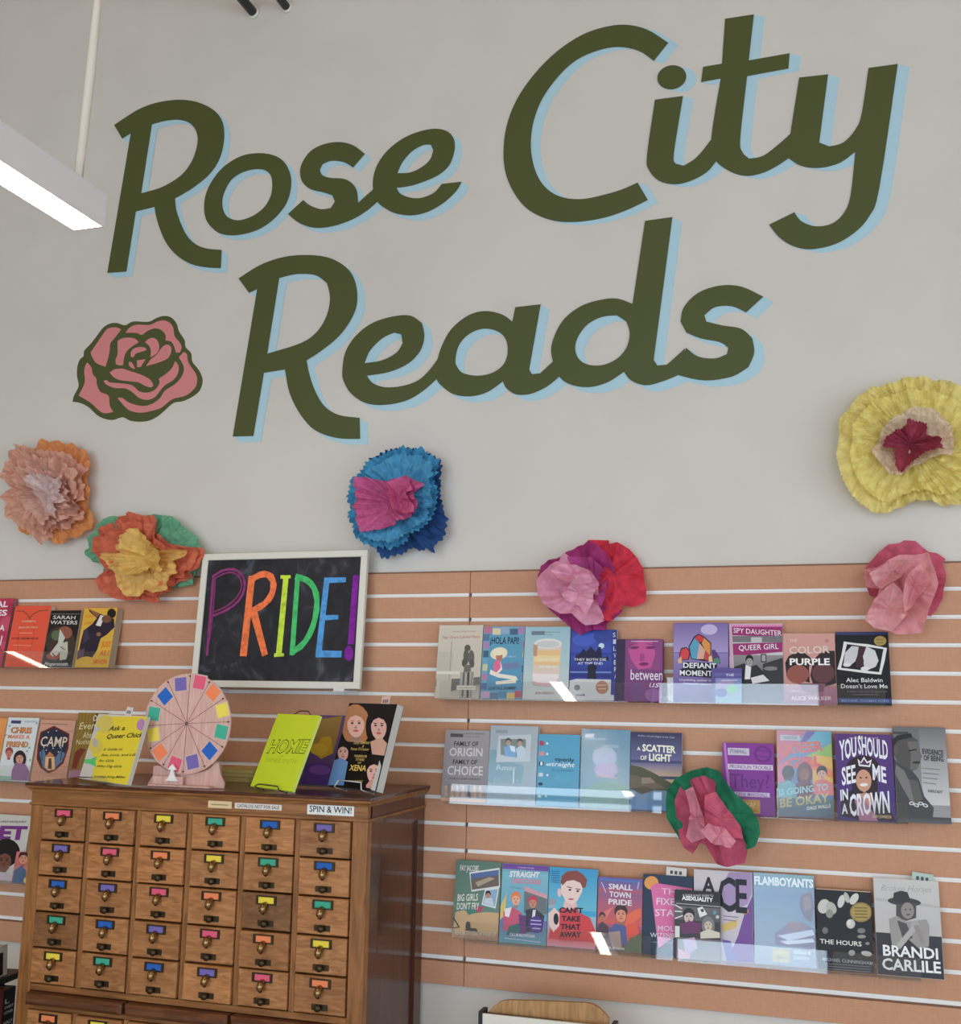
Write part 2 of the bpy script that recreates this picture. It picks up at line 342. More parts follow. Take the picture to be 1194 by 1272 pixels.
WORDS = [
 ('first word, top left', (0.025, -0.020), [
  (c1, [(425,465),(470,435),(520,405),(580,383),(650,372),(710,375),(760,390),(800,415),(825,450),(833,500),(825,560),(805,610),(770,655),(720,695),(680,720),(650,737),(655,780),(672,830),(695,875),(725,905),(765,922),(823,928),(820,995),(765,992),(710,980),(660,950),(620,905),(595,850),(580,800),(575,768),(505,785),(470,1008),(400,1013),(487,495),(455,515)],
   [[(565,462),(610,450),(660,445),(700,455),(725,480),(735,515),(728,560),(710,605),(680,645),(640,675),(590,700),(525,718)]]),
  (c2, [(315,375),(322,330),(345,285),(380,245),(430,215),(480,205),(530,210),(565,230),(585,265),(590,300),(582,345),(560,385),(520,425),(470,452),(410,464),(365,458),(335,435),(320,410)],
   [[(372,360),(380,325),(400,290),(430,268),(470,256),(505,258),(525,275),(530,305),(525,340),(505,375),(470,402),(430,416),(400,412),(380,395)]]),
  (c2, [(822,207),(785,250),(755,233),(715,229),(688,240),(680,258),(688,274),(712,283),(755,286),(782,300),(797,325),(801,362),(850,318),(862,358),(830,385),(790,410),(740,430),(690,440),(650,438),(610,422),(580,397),(628,353),(650,370),(685,382),(715,378),(728,358),(720,338),(690,328),(650,318),(625,295),(618,265),(625,235),(650,200),(690,178),(740,170),(785,180)], []),
  (c2, [(848,318),(850,275),(865,235),(895,195),(940,160),(990,138),(1040,128),(1080,135),(1102,158),(1105,195),(1090,240),(1060,270),(1015,292),(965,308),(922,314),(935,333),(965,345),(1000,346),(1040,330),(1065,302),(1128,295),(1110,325),(1070,362),(1020,390),(970,401),(920,395),(885,378),(862,358)],
   [[(925,268),(940,235),(970,200),(1005,180),(1030,178),(1038,195),(1028,225),(1000,250),(965,266)]])]),
 ('second word, top right', (0.032, -0.013), [
  (c3, [(463,108),(427,153),(390,128),(340,118),(290,126),(235,150),(190,190),(150,245),(128,300),(120,355),(125,405),(142,450),(170,480),(205,495),(250,498),(300,488),(345,475),(387,457),(412,500),(360,525),(300,545),(230,555),(170,550),(115,525),(80,485),(58,435),(52,380),(60,315),(85,250),(130,185),(185,130),(245,90),(300,70),(355,63),(410,75)], []),
  (c3, [(472+36*math.cos(t*math.pi/8)-3*math.sin(t*math.pi/8), 194+30*math.sin(t*math.pi/8)) for t in range(16)], []),
  (c3, [(430,250),(500,241),(477,385),(482,410),(502,415),(535,393),(570,350),(585,400),(560,430),(520,452),(480,461),(440,452),(415,425),(410,390)], []),
  (c3, [(605,48),(677,37),(664,152),(766,134),(763,172),(660,191),(643,345),(648,380),(665,397),(700,390),(740,360),(768,335),(765,395),(735,415),(700,432),(660,440),(620,430),(580,400),(570,350),(594,197),(545,206),(550,168),(597,160)], []),
  (c3, [(790,195),(862,187),(840,357),(865,367),(900,357),(930,325),(946,285),(963,171),(1036,161),(990,470),(965,540),(930,580),(880,610),(820,623),(775,615),(740,593),(715,562),(778,531),(795,553),(830,566),(870,560),(900,535),(918,490),(930,380),(890,408),(840,420),(795,415),(762,395),(768,335)], [])]),
 ('third word, in the row below', (0.029, -0.021), [
  (c4, [(45,145),(90,117),(140,100),(190,96),(235,102),(270,122),(288,150),(293,190),(283,225),(255,265),(215,298),(187,316),(193,345),(205,380),(225,412),(255,430),(298,436),(299,480),(250,478),(205,462),(175,430),(152,385),(142,335),(98,342),(76,474),(33,475),(84,167),(67,175)],
   [[(130,144),(165,136),(205,138),(230,155),(236,185),(230,220),(210,255),(175,280),(105,302)]]),
  (c4, [(262,340),(268,300),(290,265),(325,238),(370,224),(405,223),(428,238),(433,265),(425,295),(400,322),(360,340),(313,348),(325,363),(350,372),(385,370),(420,358),(445,335),(462,312),(462,352),(430,380),(395,400),(350,409),(310,405),(280,385),(265,360)],
   [[(308,322),(320,295),(345,270),(370,258),(385,262),(388,280),(375,300),(345,316)]]),
  (c4, [(460,318),(470,285),(490,250),(525,222),(560,213),(595,220),(617,235),(623,205),(676,199),(652,335),(658,345),(675,343),(702,318),(717,348),(690,370),(655,386),(625,387),(605,375),(597,360),(565,382),(530,391),(495,387),(470,370),(458,352)],
   [[(498,315),(505,285),(525,262),(555,250),(585,255),(603,272),(607,300),(598,325),(575,342),(545,348),(515,343),(502,330)]]),
  (c4, [(698,300),(705,265),(725,230),(760,203),(800,190),(835,187),(868,198),(894,25),(951,17),(912,315),(920,327),(940,325),(978,291),(965,346),(930,360),(895,368),(865,358),(850,340),(815,362),(775,372),(735,365),(712,345)],
   [[(748,290),(755,265),(775,240),(805,225),(835,222),(855,235),(862,260),(855,290),(835,313),(805,326),(775,325),(755,312)]]),
  (c4, [(1141,183),(1105,216),(1075,203),(1040,205),(1018,222),(1022,235),(1055,243),(1095,250),(1118,270),(1122,300),(1110,330),(1075,350),(1020,358),(975,350),(960,345),(980,290),(1005,308),(1040,312),(1065,303),(1068,290),(1050,278),(1010,270),(980,258),(968,235),(975,205),(1005,175),(1050,160),(1095,162)], [])]),
]
for wl, off, letters in WORDS:
    for crop, o, h in letters:
        e = empty('letter'); e.parent = mural
        letter(e, crop, o, h, off)

# ------------------------------------------------------------------ painted rose
c5 = Crop(80, 380, 6.633)
ro = empty('painted_rose'); tag(ro, 'pink rose with dark green outlines painted on the wall', 'mural')
MB().plate(loop_on_wall(c5, [(68,790),(80,740),(118,660),(105,580),(108,500),(130,440),(158,415),(165,370),(220,310),(270,245),(320,180),(380,145),(440,142),(500,160),(570,128),(690,132),(760,100),(820,83),(880,95),(925,145),(945,210),(990,280),(1000,340),(1045,390),(1055,460),(1110,530),(1140,610),(1120,690),(1070,740),(980,785),(900,800),(830,860),(770,910),(700,945),(620,955),(540,945),(480,918),(400,940),(330,930),(270,900),(200,835),(130,800)], ang=60), (), WALL_Y - 0.0008, WALL_Y - 0.0001).build('rose_outline', GREEN, ro)
for pts in [
 [(470,195),(440,180),(400,178),(350,195),(310,250),(265,315),(218,385),(235,430),(270,475),(340,502),(360,440),(375,370),(380,310),(420,260)],
 [(505,222),(540,180),(600,155),(700,158),(770,130),(820,120),(870,140),(900,185),(910,250),(950,300),(968,340),(955,385),(920,385),(905,330),(880,295),(835,285),(835,240),(800,200),(750,185),(690,205),(640,240),(600,225),(540,222)],
 [(440,290),(480,268),(540,262),(590,275),(615,300),(560,335),(520,370),(495,420),(485,490),(450,490),(425,480),(425,440),(440,400),(440,340)],
 [(665,300),(700,272),(740,265),(770,290),(783,340),(765,390),(710,425),(715,370),(700,330)],
 [(855,320),(880,340),(880,385),(850,435),(770,470),(675,497),(715,440),(760,405),(800,350),(830,325)],
 [(548,390),(570,355),(620,340),(665,345),(680,365),(640,378),(590,395),(570,425),(550,420)],
 [(600,450),(670,440),(630,505),(600,505)], [(535,460),(560,470),(585,520),(560,515),(535,490)],
 [(375,548),(420,522),(480,518),(550,540),(640,570),(710,610),(735,655),(715,672),(670,660),(610,630),(540,622),(450,610),(400,580)],
 [(325,620),(350,612),(380,632),(480,640),(560,655),(620,705),(690,715),(750,690),(785,640),(780,600),(840,560),(890,510),(915,455),(940,490),(940,550),(900,610),(830,655),(790,700),(750,750),(690,775),(620,760),(560,710),(500,680),(420,678),(350,650)],
 [(945,425),(985,380),(1012,400),(1025,470),(1085,560),(1095,620),(1075,680),(1000,740),(890,770),(800,840),(720,865),(640,880),(560,870),(510,840),(465,790),(440,758),(480,760),(540,800),(640,825),(720,810),(790,760),(830,700),(920,640),(975,570),(985,500)],
 [(195,470),(225,510),(235,560),(265,600),(270,650),(300,710),(365,740),(375,820),(405,875),(330,885),(280,855),(220,800),(120,740),(170,630),(165,540),(180,480)]]:
    MB().plate(loop_on_wall(c5, pts, ang=60), (), WALL_Y - 0.0016, WALL_Y - 0.0009).build('petal', ROSE, ro)

# ------------------------------------------------------------------ slat panels, 16 slats each
ZB, PITCH = 0.6564, 0.0762
def slat_panel(x0, x1, label):
    e = empty('slatwall_panel', ((x0 + x1) / 2, WALL_Y, ZB)); tag(e, label, 'slat panel')
    w = (x1 - x0) / 2; me = None
    MB().box(-w, w, -0.0085, -0.0002, 0, 16 * PITCH).build('backing_board', mat('backing_board_brown', (140, 104, 82), 0.7), e)
    m1 = MB().bbox(-w, w, -WALL_Y, -0.0086, 0, PITCH - 0.0115, 0.0008).mesh('slat'); m1.materials.append(SLAT)
    ins = MB()   # light plastic liner: back web and a lower lip that catches the light
    ins.box(-w + .004, w - .004, -0.0140, -0.0087, 0, 0.0115)
    ins.add([(-w + .004, -WALL_Y + .001, 0.0003), (w - .004, -WALL_Y + .001, 0.0003), (w - .004, -0.0140, 0.0066), (-w + .004, -0.0140, 0.0066), (-w + .004, -0.0140, 0.0003), (w - .004, -0.0140, 0.0003)], [(0, 1, 2, 3), (0, 4, 5, 1), (0, 3, 4), (1, 5, 2)])
    m2 = ins.mesh('groove_insert'); m2.materials.append(INSERT)
    for k in range(16):
        s = link('slat', m1, e)
        s.location.z = k * PITCH + (0.00575 if k else 0)
        if k: g = link('groove_insert', m2, e); g.location.z = k * PITCH - 0.00575
    return e
slat_panel(-2.4392, -0.0008, 'tan slatwall panel behind the wooden card cabinet, left of the upright seam')
slat_panel(0.0008, 2.4392, 'tan slatwall panel with three rows of books, right of the upright seam')

# ------------------------------------------------------------------ linear pendant lamps (row of them; only the end of one is in view)
def pendant(x, ya, yb, z, label):
    e = empty('pendant_lamp', (x, ya, z)); tag(e, label, 'lamp', 'linear pendant lamps'); W, H = 0.044, 0.082; ln = yb - ya
    h = MB().box(-W, W, ln, 0, 0.004, H); h.build('housing', LAMPG, e)
    rim = MB(); 
    for sx in (-1, 1): rim.box(min(sx * W, sx * (W - .004)), max(sx * W, sx * (W - .004)), ln, 0, -0.002, 0.004)
    rim.box(-W + .004, W - .004, -0.006, 0, -0.002, 0.004); rim.build('rim', LAMPG, e)
    MB().box(-W + .005, W - .005, ln + .006, -0.007, 0.0, 0.0035).build('diffuser', LED, e)
    for t in (0.055, -ln - 0.12):
        MB().tube([(0.012, -t, H), (0.012, -t, ROOM['z1'] - z)], 0.0014, 6).build('suspension_wire', ALU, e)
    k = MB(); k.tube([(0.0, -0.055, H - .002), (0.004, -0.055, H + 0.10), (0.012, -0.055, H + 0.30), (0.020, -0.055, H + 0.62), (0.019, -0.055, H + 1.0), (0.019, -0.055, ROOM['z1'] - z)], [0.011, 0.011, 0.012, 0.008, 0.008, 0.008], 10)
    k.build('power_cord', CORD, e, True)
    MB().lathe([(0.014, 0), (0.014, 0.012), (0.006, 0.016)], 12, 'z', org=(0, -0.055, H)).build('cord_grip', LAMPG, e)
    return e
LZ = 2.60
pe = onY(111, 284, -1.1)
LX, LZ = pe.x, pe.z
pendant(LX, -1.1, -6.6, LZ, 'long grey linear pendant lamp glowing below, hanging at the top left')
pendant(LX - 3.8, -1.1, -6.6, LZ, 'long grey linear pendant lamp hanging over the left side of the room')
pendant(LX + 3.8, -1.1, -6.6, LZ, 'long grey linear pendant lamp hanging over the right side of the room')

# ------------------------------------------------------------------ two black pipes running into the wall near the top
for (px, py), r, lb in (((315.5, 16.5), 0.017, 'black pipe entering the wall at the top, the left one of two'), ((357, 10), 0.015, 'black pipe entering the wall at the top, the right one of two')):
    q = onY(px, py, WALL_Y)
    e = empty('pipe', q); tag(e, lb, 'pipe')
    MB().tube([(0, 0.02, 0), (0, -5.5, 0)], r, 16).build('pipe_run', BLACK, e, True)
    MB().lathe([(r + .006, 0), (r + .006, -0.006), (r + .001, -0.010)], 18).build('wall_collar', CREAMP, e, True)

# ================================================================== card catalogue cabinet
CT = 1.2225                      # top of the cabinet
CX0, CX1, CYF = -1.2, -0.131, -0.442
cab = empty('card_catalogue', ((CX0 + CX1) / 2, CYF, 0)); tag(cab, 'tall oak card catalogue cabinet with rows of small labelled drawers', 'cabinet')
W2 = (CX1 - CX0) / 2; DEP = -CYF - 0.006
def cpart(name, mb, m, **k): return mb.build(name, m, cab, **k)
ZT = CT - 0.062                  # underside of the frieze
COLX0, COLX1 = -W2 + 0.045, W2 - 0.045
DPX = (COLX1 - COLX0 + 0.018) / 6; DW = DPX - 0.018
Z_UP = 1.157; DPZ = 0.0985; DH = 0.093
Z_MID = Z_UP - 5 * DPZ
def moulding(prof, name, m):
    """profile (out, z) swept round the front and both sides"""
    v, f = [], []; n = len(prof)
    for (x, y, sx, sy) in ((-W2, DEP, -1, 0), (-W2, 0, -1, -1), (W2, 0, 1, -1), (W2, DEP, 1, 0)):
        for o, z in prof: v.append((x + sx * o, y + sy * o, z))
    for i in range(3):
        for k in range(n): f.append((i * n + k, (i + 1) * n + k, (i + 1) * n + (k + 1) % n, i * n + (k + 1) % n))
    f += [tuple(range(n)), tuple(3 * n + k for k in range(n))[::-1]]
    return cpart(name, MB().add(v, f), m)
cpart('top_board', MB().bbox(-W2 - 0.016, W2 + 0.016, -0.016, DEP, CT - 0.008, CT, 0.002), WOODD)
moulding([(-0.01, CT - 0.0082), (0.014, CT - 0.0082), (0.013, CT - 0.014), (0.006, CT - 0.018), (0.004, CT - 0.024), (-0.01, CT - 0.024)], 'crown_moulding', WOODH)
cpart('frieze_board', MB().box(-W2, W2, 0.0, 0.02, ZT, CT - 0.0242), WOODH)
moulding([(-0.001, ZT + 0.006), (0.004, ZT + 0.006), (0.004, ZT), (-0.001, ZT - 0.003)], 'bead_moulding', WOODH)
for sx in (-1, 1):
    a, b = (-W2, -W2 + 0.043) if sx < 0 else (W2 - 0.043, W2)
    cpart('corner_stile', MB().bbox(a, b, 0.0, 0.03, 0.0, ZT - 0.0002, 0.0015), WOOD)
for k in range(1, 6):
    x = COLX0 + k * DPX - 0.018
    cpart('drawer_divider', MB().bbox(x + 0.001, x + 0.017, 0.001, 0.03, Z_MID + 0.002, ZT - 0.0002, 0.0012), WOOD)
    cpart('drawer_divider', MB().bbox(x + 0.001, x + 0.017, 0.001, 0.03, 0.105, Z_MID - 0.066, 0.0012), WOOD)
for sx in (-1, 1):       # frame and panel side
    s = MB(); x0 = sx * (W2 - 0.018); x1 = sx * W2; xa, xb = min(x0, x1), max(x0, x1); y0 = 0.0302
    s.box(xa, xb, y0, y0 + 0.055, 0, CT - 0.025).box(xa, xb, DEP - 0.055, DEP, 0, CT - 0.025).box(xa, xb, y0 + 0.055, DEP - 0.055, CT - 0.095, CT - 0.025).box(xa, xb, y0 + 0.055, DEP - 0.055, 0, 0.10)
    sp = cpart('side_frame', s, WOODD)
    p = MB().box(min(x0, x0 + sx * 0.010), max(x0, x0 + sx * 0.010), y0 + 0.055, DEP - 0.055, 0.10, CT - 0.095)
    cpart('side_panel', p, WOODD)
cpart('back_panel', MB().box(-W2 + 0.018, W2 - 0.018, DEP - 0.012, DEP, 0.02, CT - 0.03), WOODD)
cpart('mid_rail', MB().bbox(-W2 + 0.043, W2 - 0.043, 0.002, 0.03, Z_MID - 0.016, Z_MID + 0.0015, 0.0015), WOODH)
cpart('lower_rail', MB().bbox(-W2 + 0.043, W2 - 0.043, 0.002, 0.03, Z_MID - 0.066, Z_MID - 0.052, 0.0015), WOODH)
cpart('base_rail', MB().bbox(-W2 + 0.043, W2 - 0.043, 0.002, 0.03, 0.0, 0.104, 0.0015), WOODH)
WOODP = noise_mat('dark_oak_board', [(0.25, (70, 38, 20)), (0.5, (98, 58, 34)), (0.75, (122, 78, 50))], scale=(0.9, 9, 9), nscale=7, detail=8, rough=0.45, distort=1.2)
seg = (COLX1 - COLX0) / 3
for k in range(3):       # pull-out writing boards
    x = COLX0 + k * seg
    b = cpart('pull_out_board', MB().bbox(x + 0.004, x + seg - 0.006, -0.030, 0.30, Z_MID - 0.049, Z_MID - 0.018, 0.010), WOODP)
# ---- drawers: front with a coloured card in a brass holder, a hooked pull and a rod plate
dm = MB().bbox(-DW / 2, DW / 2 - .0022, 0.0, 0.30, 0.0, DH, 0.002).mesh('drawer'); dm.materials.append(WOODF)
hold = MB()              # holder frame with two screw ears
for a in ((-.0235, .0235, .0085, .0118), (-.0235, .0235, -.0118, -.0080), (-.0235, -.0185, -.0080, .0085), (.0185, .0235, -.0080, .0085)): hold.box(a[0], a[1], -0.0035, 0.0, a[2], a[3])
hm = hold.mesh('label_holder'); hm.materials.append(BRASSD)
pl = MB(); pts = [(0, -0.001, -0.007), (0, -0.009, -0.0085), (0, -0.014, -0.0125), (0, -0.015, -0.0175), (0, -0.011, -0.0225), (0, -0.005, -0.0235)]
pl.tube(pts, [0.0085, 0.0092, 0.0092, 0.0085, 0.0065, 0.003], 12); pm = pl.mesh('drawer_pull', True); pm.materials.append(BRASS)
rp = MB().box(-.018, .018, -0.002, 0, -.0065, .0065).mesh('rod_plate'); rp.materials.append(BRASSD)
rk = MB().lathe([(.003, 0), (.004, -.004), (.0075, -.007), (.0082, -.011), (.006, -.0145), (.001, -.0155)], 12).mesh('rod_knob', True); rk.materials.append(BRASSD)
CARDS = ['E2607A', 'F08A5C', 'ECD44A', '45A98A', '2E62B4', '7A6AAE']
cards = []
for c in CARDS:
    m = MB().box(-.0186, .0186, -0.0016, 0, -.0081, .0086).mesh('label_card'); m.materials.append(mat('card_' + c, c, 0.7, spec=0.2)); cards.append(m)
rr = random.Random(3)
def drawer(col, row, x, z):
    d = link('drawer', dm, cab); d.location = (x, -0.004 if rr.random() < .75 else -0.008, z)
    t = rr.uniform(0.86, 1.12); h = rr.uniform(-.03, .04)
    if (col, row) in ((0, 3), (4, 2), (4, 3), (5, 4), (1, 4), (5, 0), (0, 0)): t = {(0, 3): .55, (4, 2): .50}.get((col, row), .80)
    d.color = (t, t * (1 - h * .6), t * (1 - h), 1)
    for nm, me, z2 in (('label_holder', hm, .076), ('label_card', cards[(col - row) % 6], .076), ('drawer_pull', pm, .0715), ('rod_plate', rp, .017), ('rod_knob', rk, .017)):
        o = link(nm, me, d); o.scale = (1.1, 1.1, 1.1) if nm == 'drawer_pull' else (1.27, 1.2, 1.0 if nm[:5] == 'label' else 1.15); o.location = (rr.uniform(-.002, .002) if nm != 'label_card' else 0, 0, z2)
for row in range(5):
    for col in range(6): drawer(col, row, COLX0 + DW / 2 + col * DPX, Z_UP - (row + 1) * DPZ + (DPZ - DH))
for row in range(5):
    for col in range(6): drawer(col, row + 5, COLX0 + DW / 2 + col * DPX, Z_MID - 0.068 - (row + 1) * DPZ + (DPZ - DH))
# ---- strips stuck on the frieze
def uvtext(mb, s, x0, x1, z, h, y, c, bold=0.0, shear=0.0):
    v, f, w = text_mesh(s, bold, shear); k = (x1 - x0) / w
    mb.add([(x0 + p[0] * k, y, z + p[1] * h) for p in v], f, c)
def strip(px0, py0, px1, py1, bg, txt, tc, lab, th):
    a = onY(px0, py0, CYF); b = onY(px1, py1, CYF); o = cab.location
    x0, x1, z1, z0 = a.x - o.x, b.x - o.x, a.z, b.z
    zc = (z0 + z1) / 2; hh = th
    m = MB().box(x0, x1, -0.0012, -0.0001, zc - hh / 2, zc + hh / 2, lin(bg))
    if txt is None:
        for k in range(9): m.box(x0 + (x1 - x0) * (.14 + .08 * k), x0 + (x1 - x0) * (.14 + .08 * k + .06), -0.0015, -0.0012, zc - .0015, zc + .001, lin(tc))
    else: uvtext(m, txt, x0 + (x1 - x0) * .05, x1 - (x1 - x0) * .05, zc - hh * .27, hh * .55, -0.0015, lin(tc), 0.01)
    o = m.build('paper_strip', PRINTM, cab); o['label'] = lab
strip(259, 996, 288, 1003, (222, 196, 150), None, (120, 92, 60), 'small beige paper label', 0.019)
strip(292, 999, 350, 1005, (220, 214, 206), 'CATALOG NOT FOR SALE', (70, 66, 70), 'narrow white label with grey capitals', 0.015)
strip(382, 1003.5, 440, 1008, (226, 228, 224), 'SPIN & WIN!', (30, 32, 44), 'white label with large black capitals', 0.029)

# ================================================================== prize wheel on the cabinet
cl = Crop(160, 820, 5.97); WY = -0.395
hub = onY(*cl(430, 470), WY); RAD = 0.1425
wh = empty('prize_wheel', (hub.x, WY, CT)); tag(wh, 'pale pink wooden prize wheel with coloured squares, standing on the card cabinet', 'prize wheel')
HZ = hub.z - CT
def wl(x, y, Y=WY):
    q = onY(*cl(x, y), Y); return (q.x - hub.x, q.z - CT)
circ = lambda r, n=72: [(r * math.cos(2 * math.pi * k / n), HZ + r * math.sin(2 * math.pi * k / n)) for k in range(n)]
MB().plate(circ(RAD), (), 0.0, 0.005).build('wheel_disc', PINKPLY, wh)
DARKL = mat('burnt_line', (92, 52, 44), 0.7)
tips = [(457,115),(605,152),(720,272),(750,457),(700,645),(565,790),(403,838),(245,800),(140,670),(120,487),(170,300),(298,172)]
for t in tips:
    q = wl(*t); a = math.atan2(q[1] - HZ, q[0]); e = (math.cos(a), math.sin(a)); n_ = (-e[1] * .0006, e[0] * .0006); r0, r1 = 0.006, RAD - 0.002
    m = MB().plate([(e[0] * r0 + n_[0], HZ + e[1] * r0 + n_[1]), (e[0] * r1 + n_[0], HZ + e[1] * r1 + n_[1]), (e[0] * r1 - n_[0], HZ + e[1] * r1 - n_[1]), (e[0] * r0 - n_[0], HZ + e[1] * r0 - n_[1])], (), -0.0004, 0.0002)
    m.build('divider_line', DARKL, wh)
    MB().lathe([(.0022, 0.0), (.0022, -.004), (.0012, -.005)], 8, org=(e[0] * (RAD - .007), 0, HZ + e[1] * (RAD - .007))).build('peg', DARKL, wh)
SQC = [('7A6AAE', 386, 178), ('E2607A', 525, 165), ('F4895A', 625, 240), ('EFD95C', 695, 372), ('48AE92', 687, 532), ('2F66BC', 600, 672), ('7A6AAE', 473, 755), ('E2607A', 343, 770), ('F4895A', 232, 682), ('EFD95C', 183, 553), ('48AE92', 187, 398), ('2F66BC', 270, 268)]
jit = [-.13, .12, .05, -.05, .0, .02, .02, -.05, -.1, -.1, .1, -.02]
for (c, x, y), j in zip(SQC, jit):
    q = wl(x, y); a = math.atan2(q[1] - HZ, q[0]) + j; s = 0.0188
    pts = [(q[0] + s * (math.cos(a) * u - math.sin(a) * w), q[1] + s * (math.sin(a) * u + math.cos(a) * w)) for u, w in ((-1, -1), (1, -1), (1, 1), (-1, 1))]
    s2 = 1.22
    MB().plate([(q[0] + (p[0] - q[0]) * s2, q[1] + (p[1] - q[1]) * s2) for p in pts], (), -0.0003, 0.0002).build('patch_backing', mat('pale_backing', (206, 178, 168), .7), wh)
    MB().plate(pts, (), -0.0008, -0.0003).build('colour_patch', mat('card_' + c, c, 0.7, spec=0.2), wh)
MB().lathe([(.005, 0.001), (.005, -.003), (.003, -.005), (.0005, -.0055)], 12, org=(0, 0, HZ)).build('hub_bolt', mat('bolt_grey', (120, 90, 84), .4, .5), wh)
yb = 0.012
base = smooth_loop([wl(*p) for p in [(118, 950), (125, 915), (160, 860), (165, 790), (205, 785), (300, 830), (430, 842), (560, 820), (622, 768), (650, 762), (655, 800), (665, 855), (692, 915), (688, 957)]], ang=30)
base = [(x, max(z, 0.001)) for x, z in base]
MB().plate(base, (), yb, yb + 0.006).build('stand_plate', PINKPLY, wh)
fx0, fx1 = wl(165, 900)[0], wl(620, 900)[0]
MB().bbox(fx0, fx1, -0.016, yb, 0.0006, 0.007, .001).build('front_foot', PINKPLY, wh)
MB().bbox(wl(190, 880)[0], wl(412, 880)[0], -0.010, -0.004, 0.0072, 0.030, .001).build('front_rail', PINKPLY, wh)
MB().box(fx0 + .03, fx0 + .036, yb + 0.006, yb + 0.09, 0.0006, 0.06).box(fx1 - .036, fx1 - .03, yb + 0.006, yb + 0.09, 0.0006, 0.06).build('back_brace', PINKPLY, wh)
MB().box(-.008, .008, 0.005, yb + .0005, HZ - .01, HZ + .01).box(-.012, .012, yb - .0005, yb + .006, .10, HZ + .012).build('axle_post', PINKPLY, wh)
MB().plate([wl(*p) for p in [(345, 768), (375, 812), (352, 812), (358, 850), (370, 878), (386, 895), (288, 892), (308, 876), (325, 850), (335, 810), (312, 806)]], (), -0.016, -0.011).build('pointer', mat('pointer_white', (240, 234, 232), .6), wh)

# ================================================================== framed chalkboard
cb = Crop(230, 670, 4.776)
TB = R(4); YB = -0.075
p0 = onY(341, 855, YB); nB = Vector((0, -math.cos(TB), math.sin(TB)))
def bd(px, py):
    q = onP(px, py, p0, nB) - p0; return (q.x, q.dot(Vector((0, math.sin(TB), math.cos(TB)))))
cor = [bd(251.6, 687), bd(456, 683.6), bd(446.7, 858.4), bd(236.3, 851)]
bx0 = (cor[0][0] + cor[3][0]) / 2; bx1 = (cor[1][0] + cor[2][0]) / 2; bz0 = (cor[2][1] + cor[3][1]) / 2; bz1 = (cor[0][1] + cor[1][1]) / 2
CBM = Matrix.Translation(p0) @ Matrix.Rotation(-TB, 4, 'X')
board = empty('chalkboard', M=CBM); tag(board, 'cream framed chalkboard with rainbow chalk lettering, leaning on the slatwall', 'chalkboard')
FWd = 0.022
CHALK = noise_mat('chalkboard_slate', [(0.38, (20, 19, 24)), (0.56, (36, 35, 42)), (0.72, (80, 79, 88))], scale=(1, 1, .7), nscale=11, detail=5, rough=0.55, distort=1.5)
MB().box(bx0 + FWd, bx1 - FWd, 0.006, 0.010, bz0 + FWd, bz1 - FWd).build('slate_panel', CHALK, board)
MB().bbox(bx0, bx1, 0, 0.016, bz1 - FWd, bz1, .002).build('frame_rail', CREAMP, board)
MB().bbox(bx0, bx1, 0, 0.016, bz0, bz0 + FWd, .002).build('frame_rail', CREAMP, board)
MB().bbox(bx0, bx0 + FWd, 0, 0.016, bz0 + FWd, bz1 - FWd, .002).build('frame_rail', CREAMP, board)
MB().bbox(bx1 - FWd, bx1, 0, 0.016, bz0 + FWd, bz1 - FWd, .002).build('frame_rail', CREAMP, board)
def chalk(name, col, strokes, dot=None, dy=0):
    m = MB(); k = 0
    for pts, w in strokes:
        if len(pts) > 2:
            pts = [pts[0]] + [q for i in range(1, len(pts)) for q in ((lambda a, b: [((a[0] + b[0]) / 2, (a[1] + b[1]) / 2), b])(pts[i - 1], pts[i]))]
            # round the polyline a little
            pts = [pts[0]] + [((pts[i - 1][0] + 2 * pts[i][0] + pts[i + 1][0]) / 4, (pts[i - 1][1] + 2 * pts[i][1] + pts[i + 1][1]) / 4) for i in range(1, len(pts) - 1)] + [pts[-1]]
        P = [bd(*cb(*p)) for p in pts]; ww = w / 4.776 * 0.00287
        l, r = stroke_poly(P, [ww * (1 + .12 * math.sin(i * 2.7 + k)) for i in range(len(P))]); k += 1; n = len(P); y = 0.0052 - k * 0.0002
        m.add([(p[0], y, p[1]) for p in l + r], [(i, i + 1, n + i + 1, n + i) for i in range(n - 1)])
    if dot:
        c = [bd(*cb(dot[0] + dot[2] * math.cos(t * math.pi / 10), dot[1] + dot[3] * math.sin(t * math.pi / 10))) for t in range(20)]
        m.add([(p[0], 0.0045, p[1]) for p in c], [tuple(range(20))])
    cm = noise_mat('chalk_' + name, [(0.25, tuple(int(v * .82) for v in col)), (0.55, col)], nscale=60, rough=.9, spec=.1)
    o = link('chalk_letter', m.mesh('chalk_letter'), board, cm); o['label'] = name + ' chalk letter'
chalk('plum', (150, 66, 122), [([(163, 215), (150, 380), (125, 690)], 15), ([(175, 225), (165, 400), (140, 600)], 7), ([(160, 220), (210, 185), (260, 173), (310, 182), (347, 225), (352, 290), (322, 360), (250, 418), (160, 452)], 14), ([(165, 235), (215, 205), (260, 192), (300, 200), (330, 240), (333, 290), (305, 345), (245, 398), (165, 430)], 8)])
chalk('orange', (255, 132, 82), [([(392, 215), (340, 692)], 40), ([(385, 240), (440, 205), (490, 203), (520, 240), (521, 300), (492, 360), (440, 402), (375, 428)], 36), ([(400, 420), (470, 687)], 40)])
chalk('lime yellow', (214, 240, 78), [([(594, 225), (551, 685)], 32), ([(562, 222), (622, 220)], 18), ([(524, 686), (582, 684)], 18)])
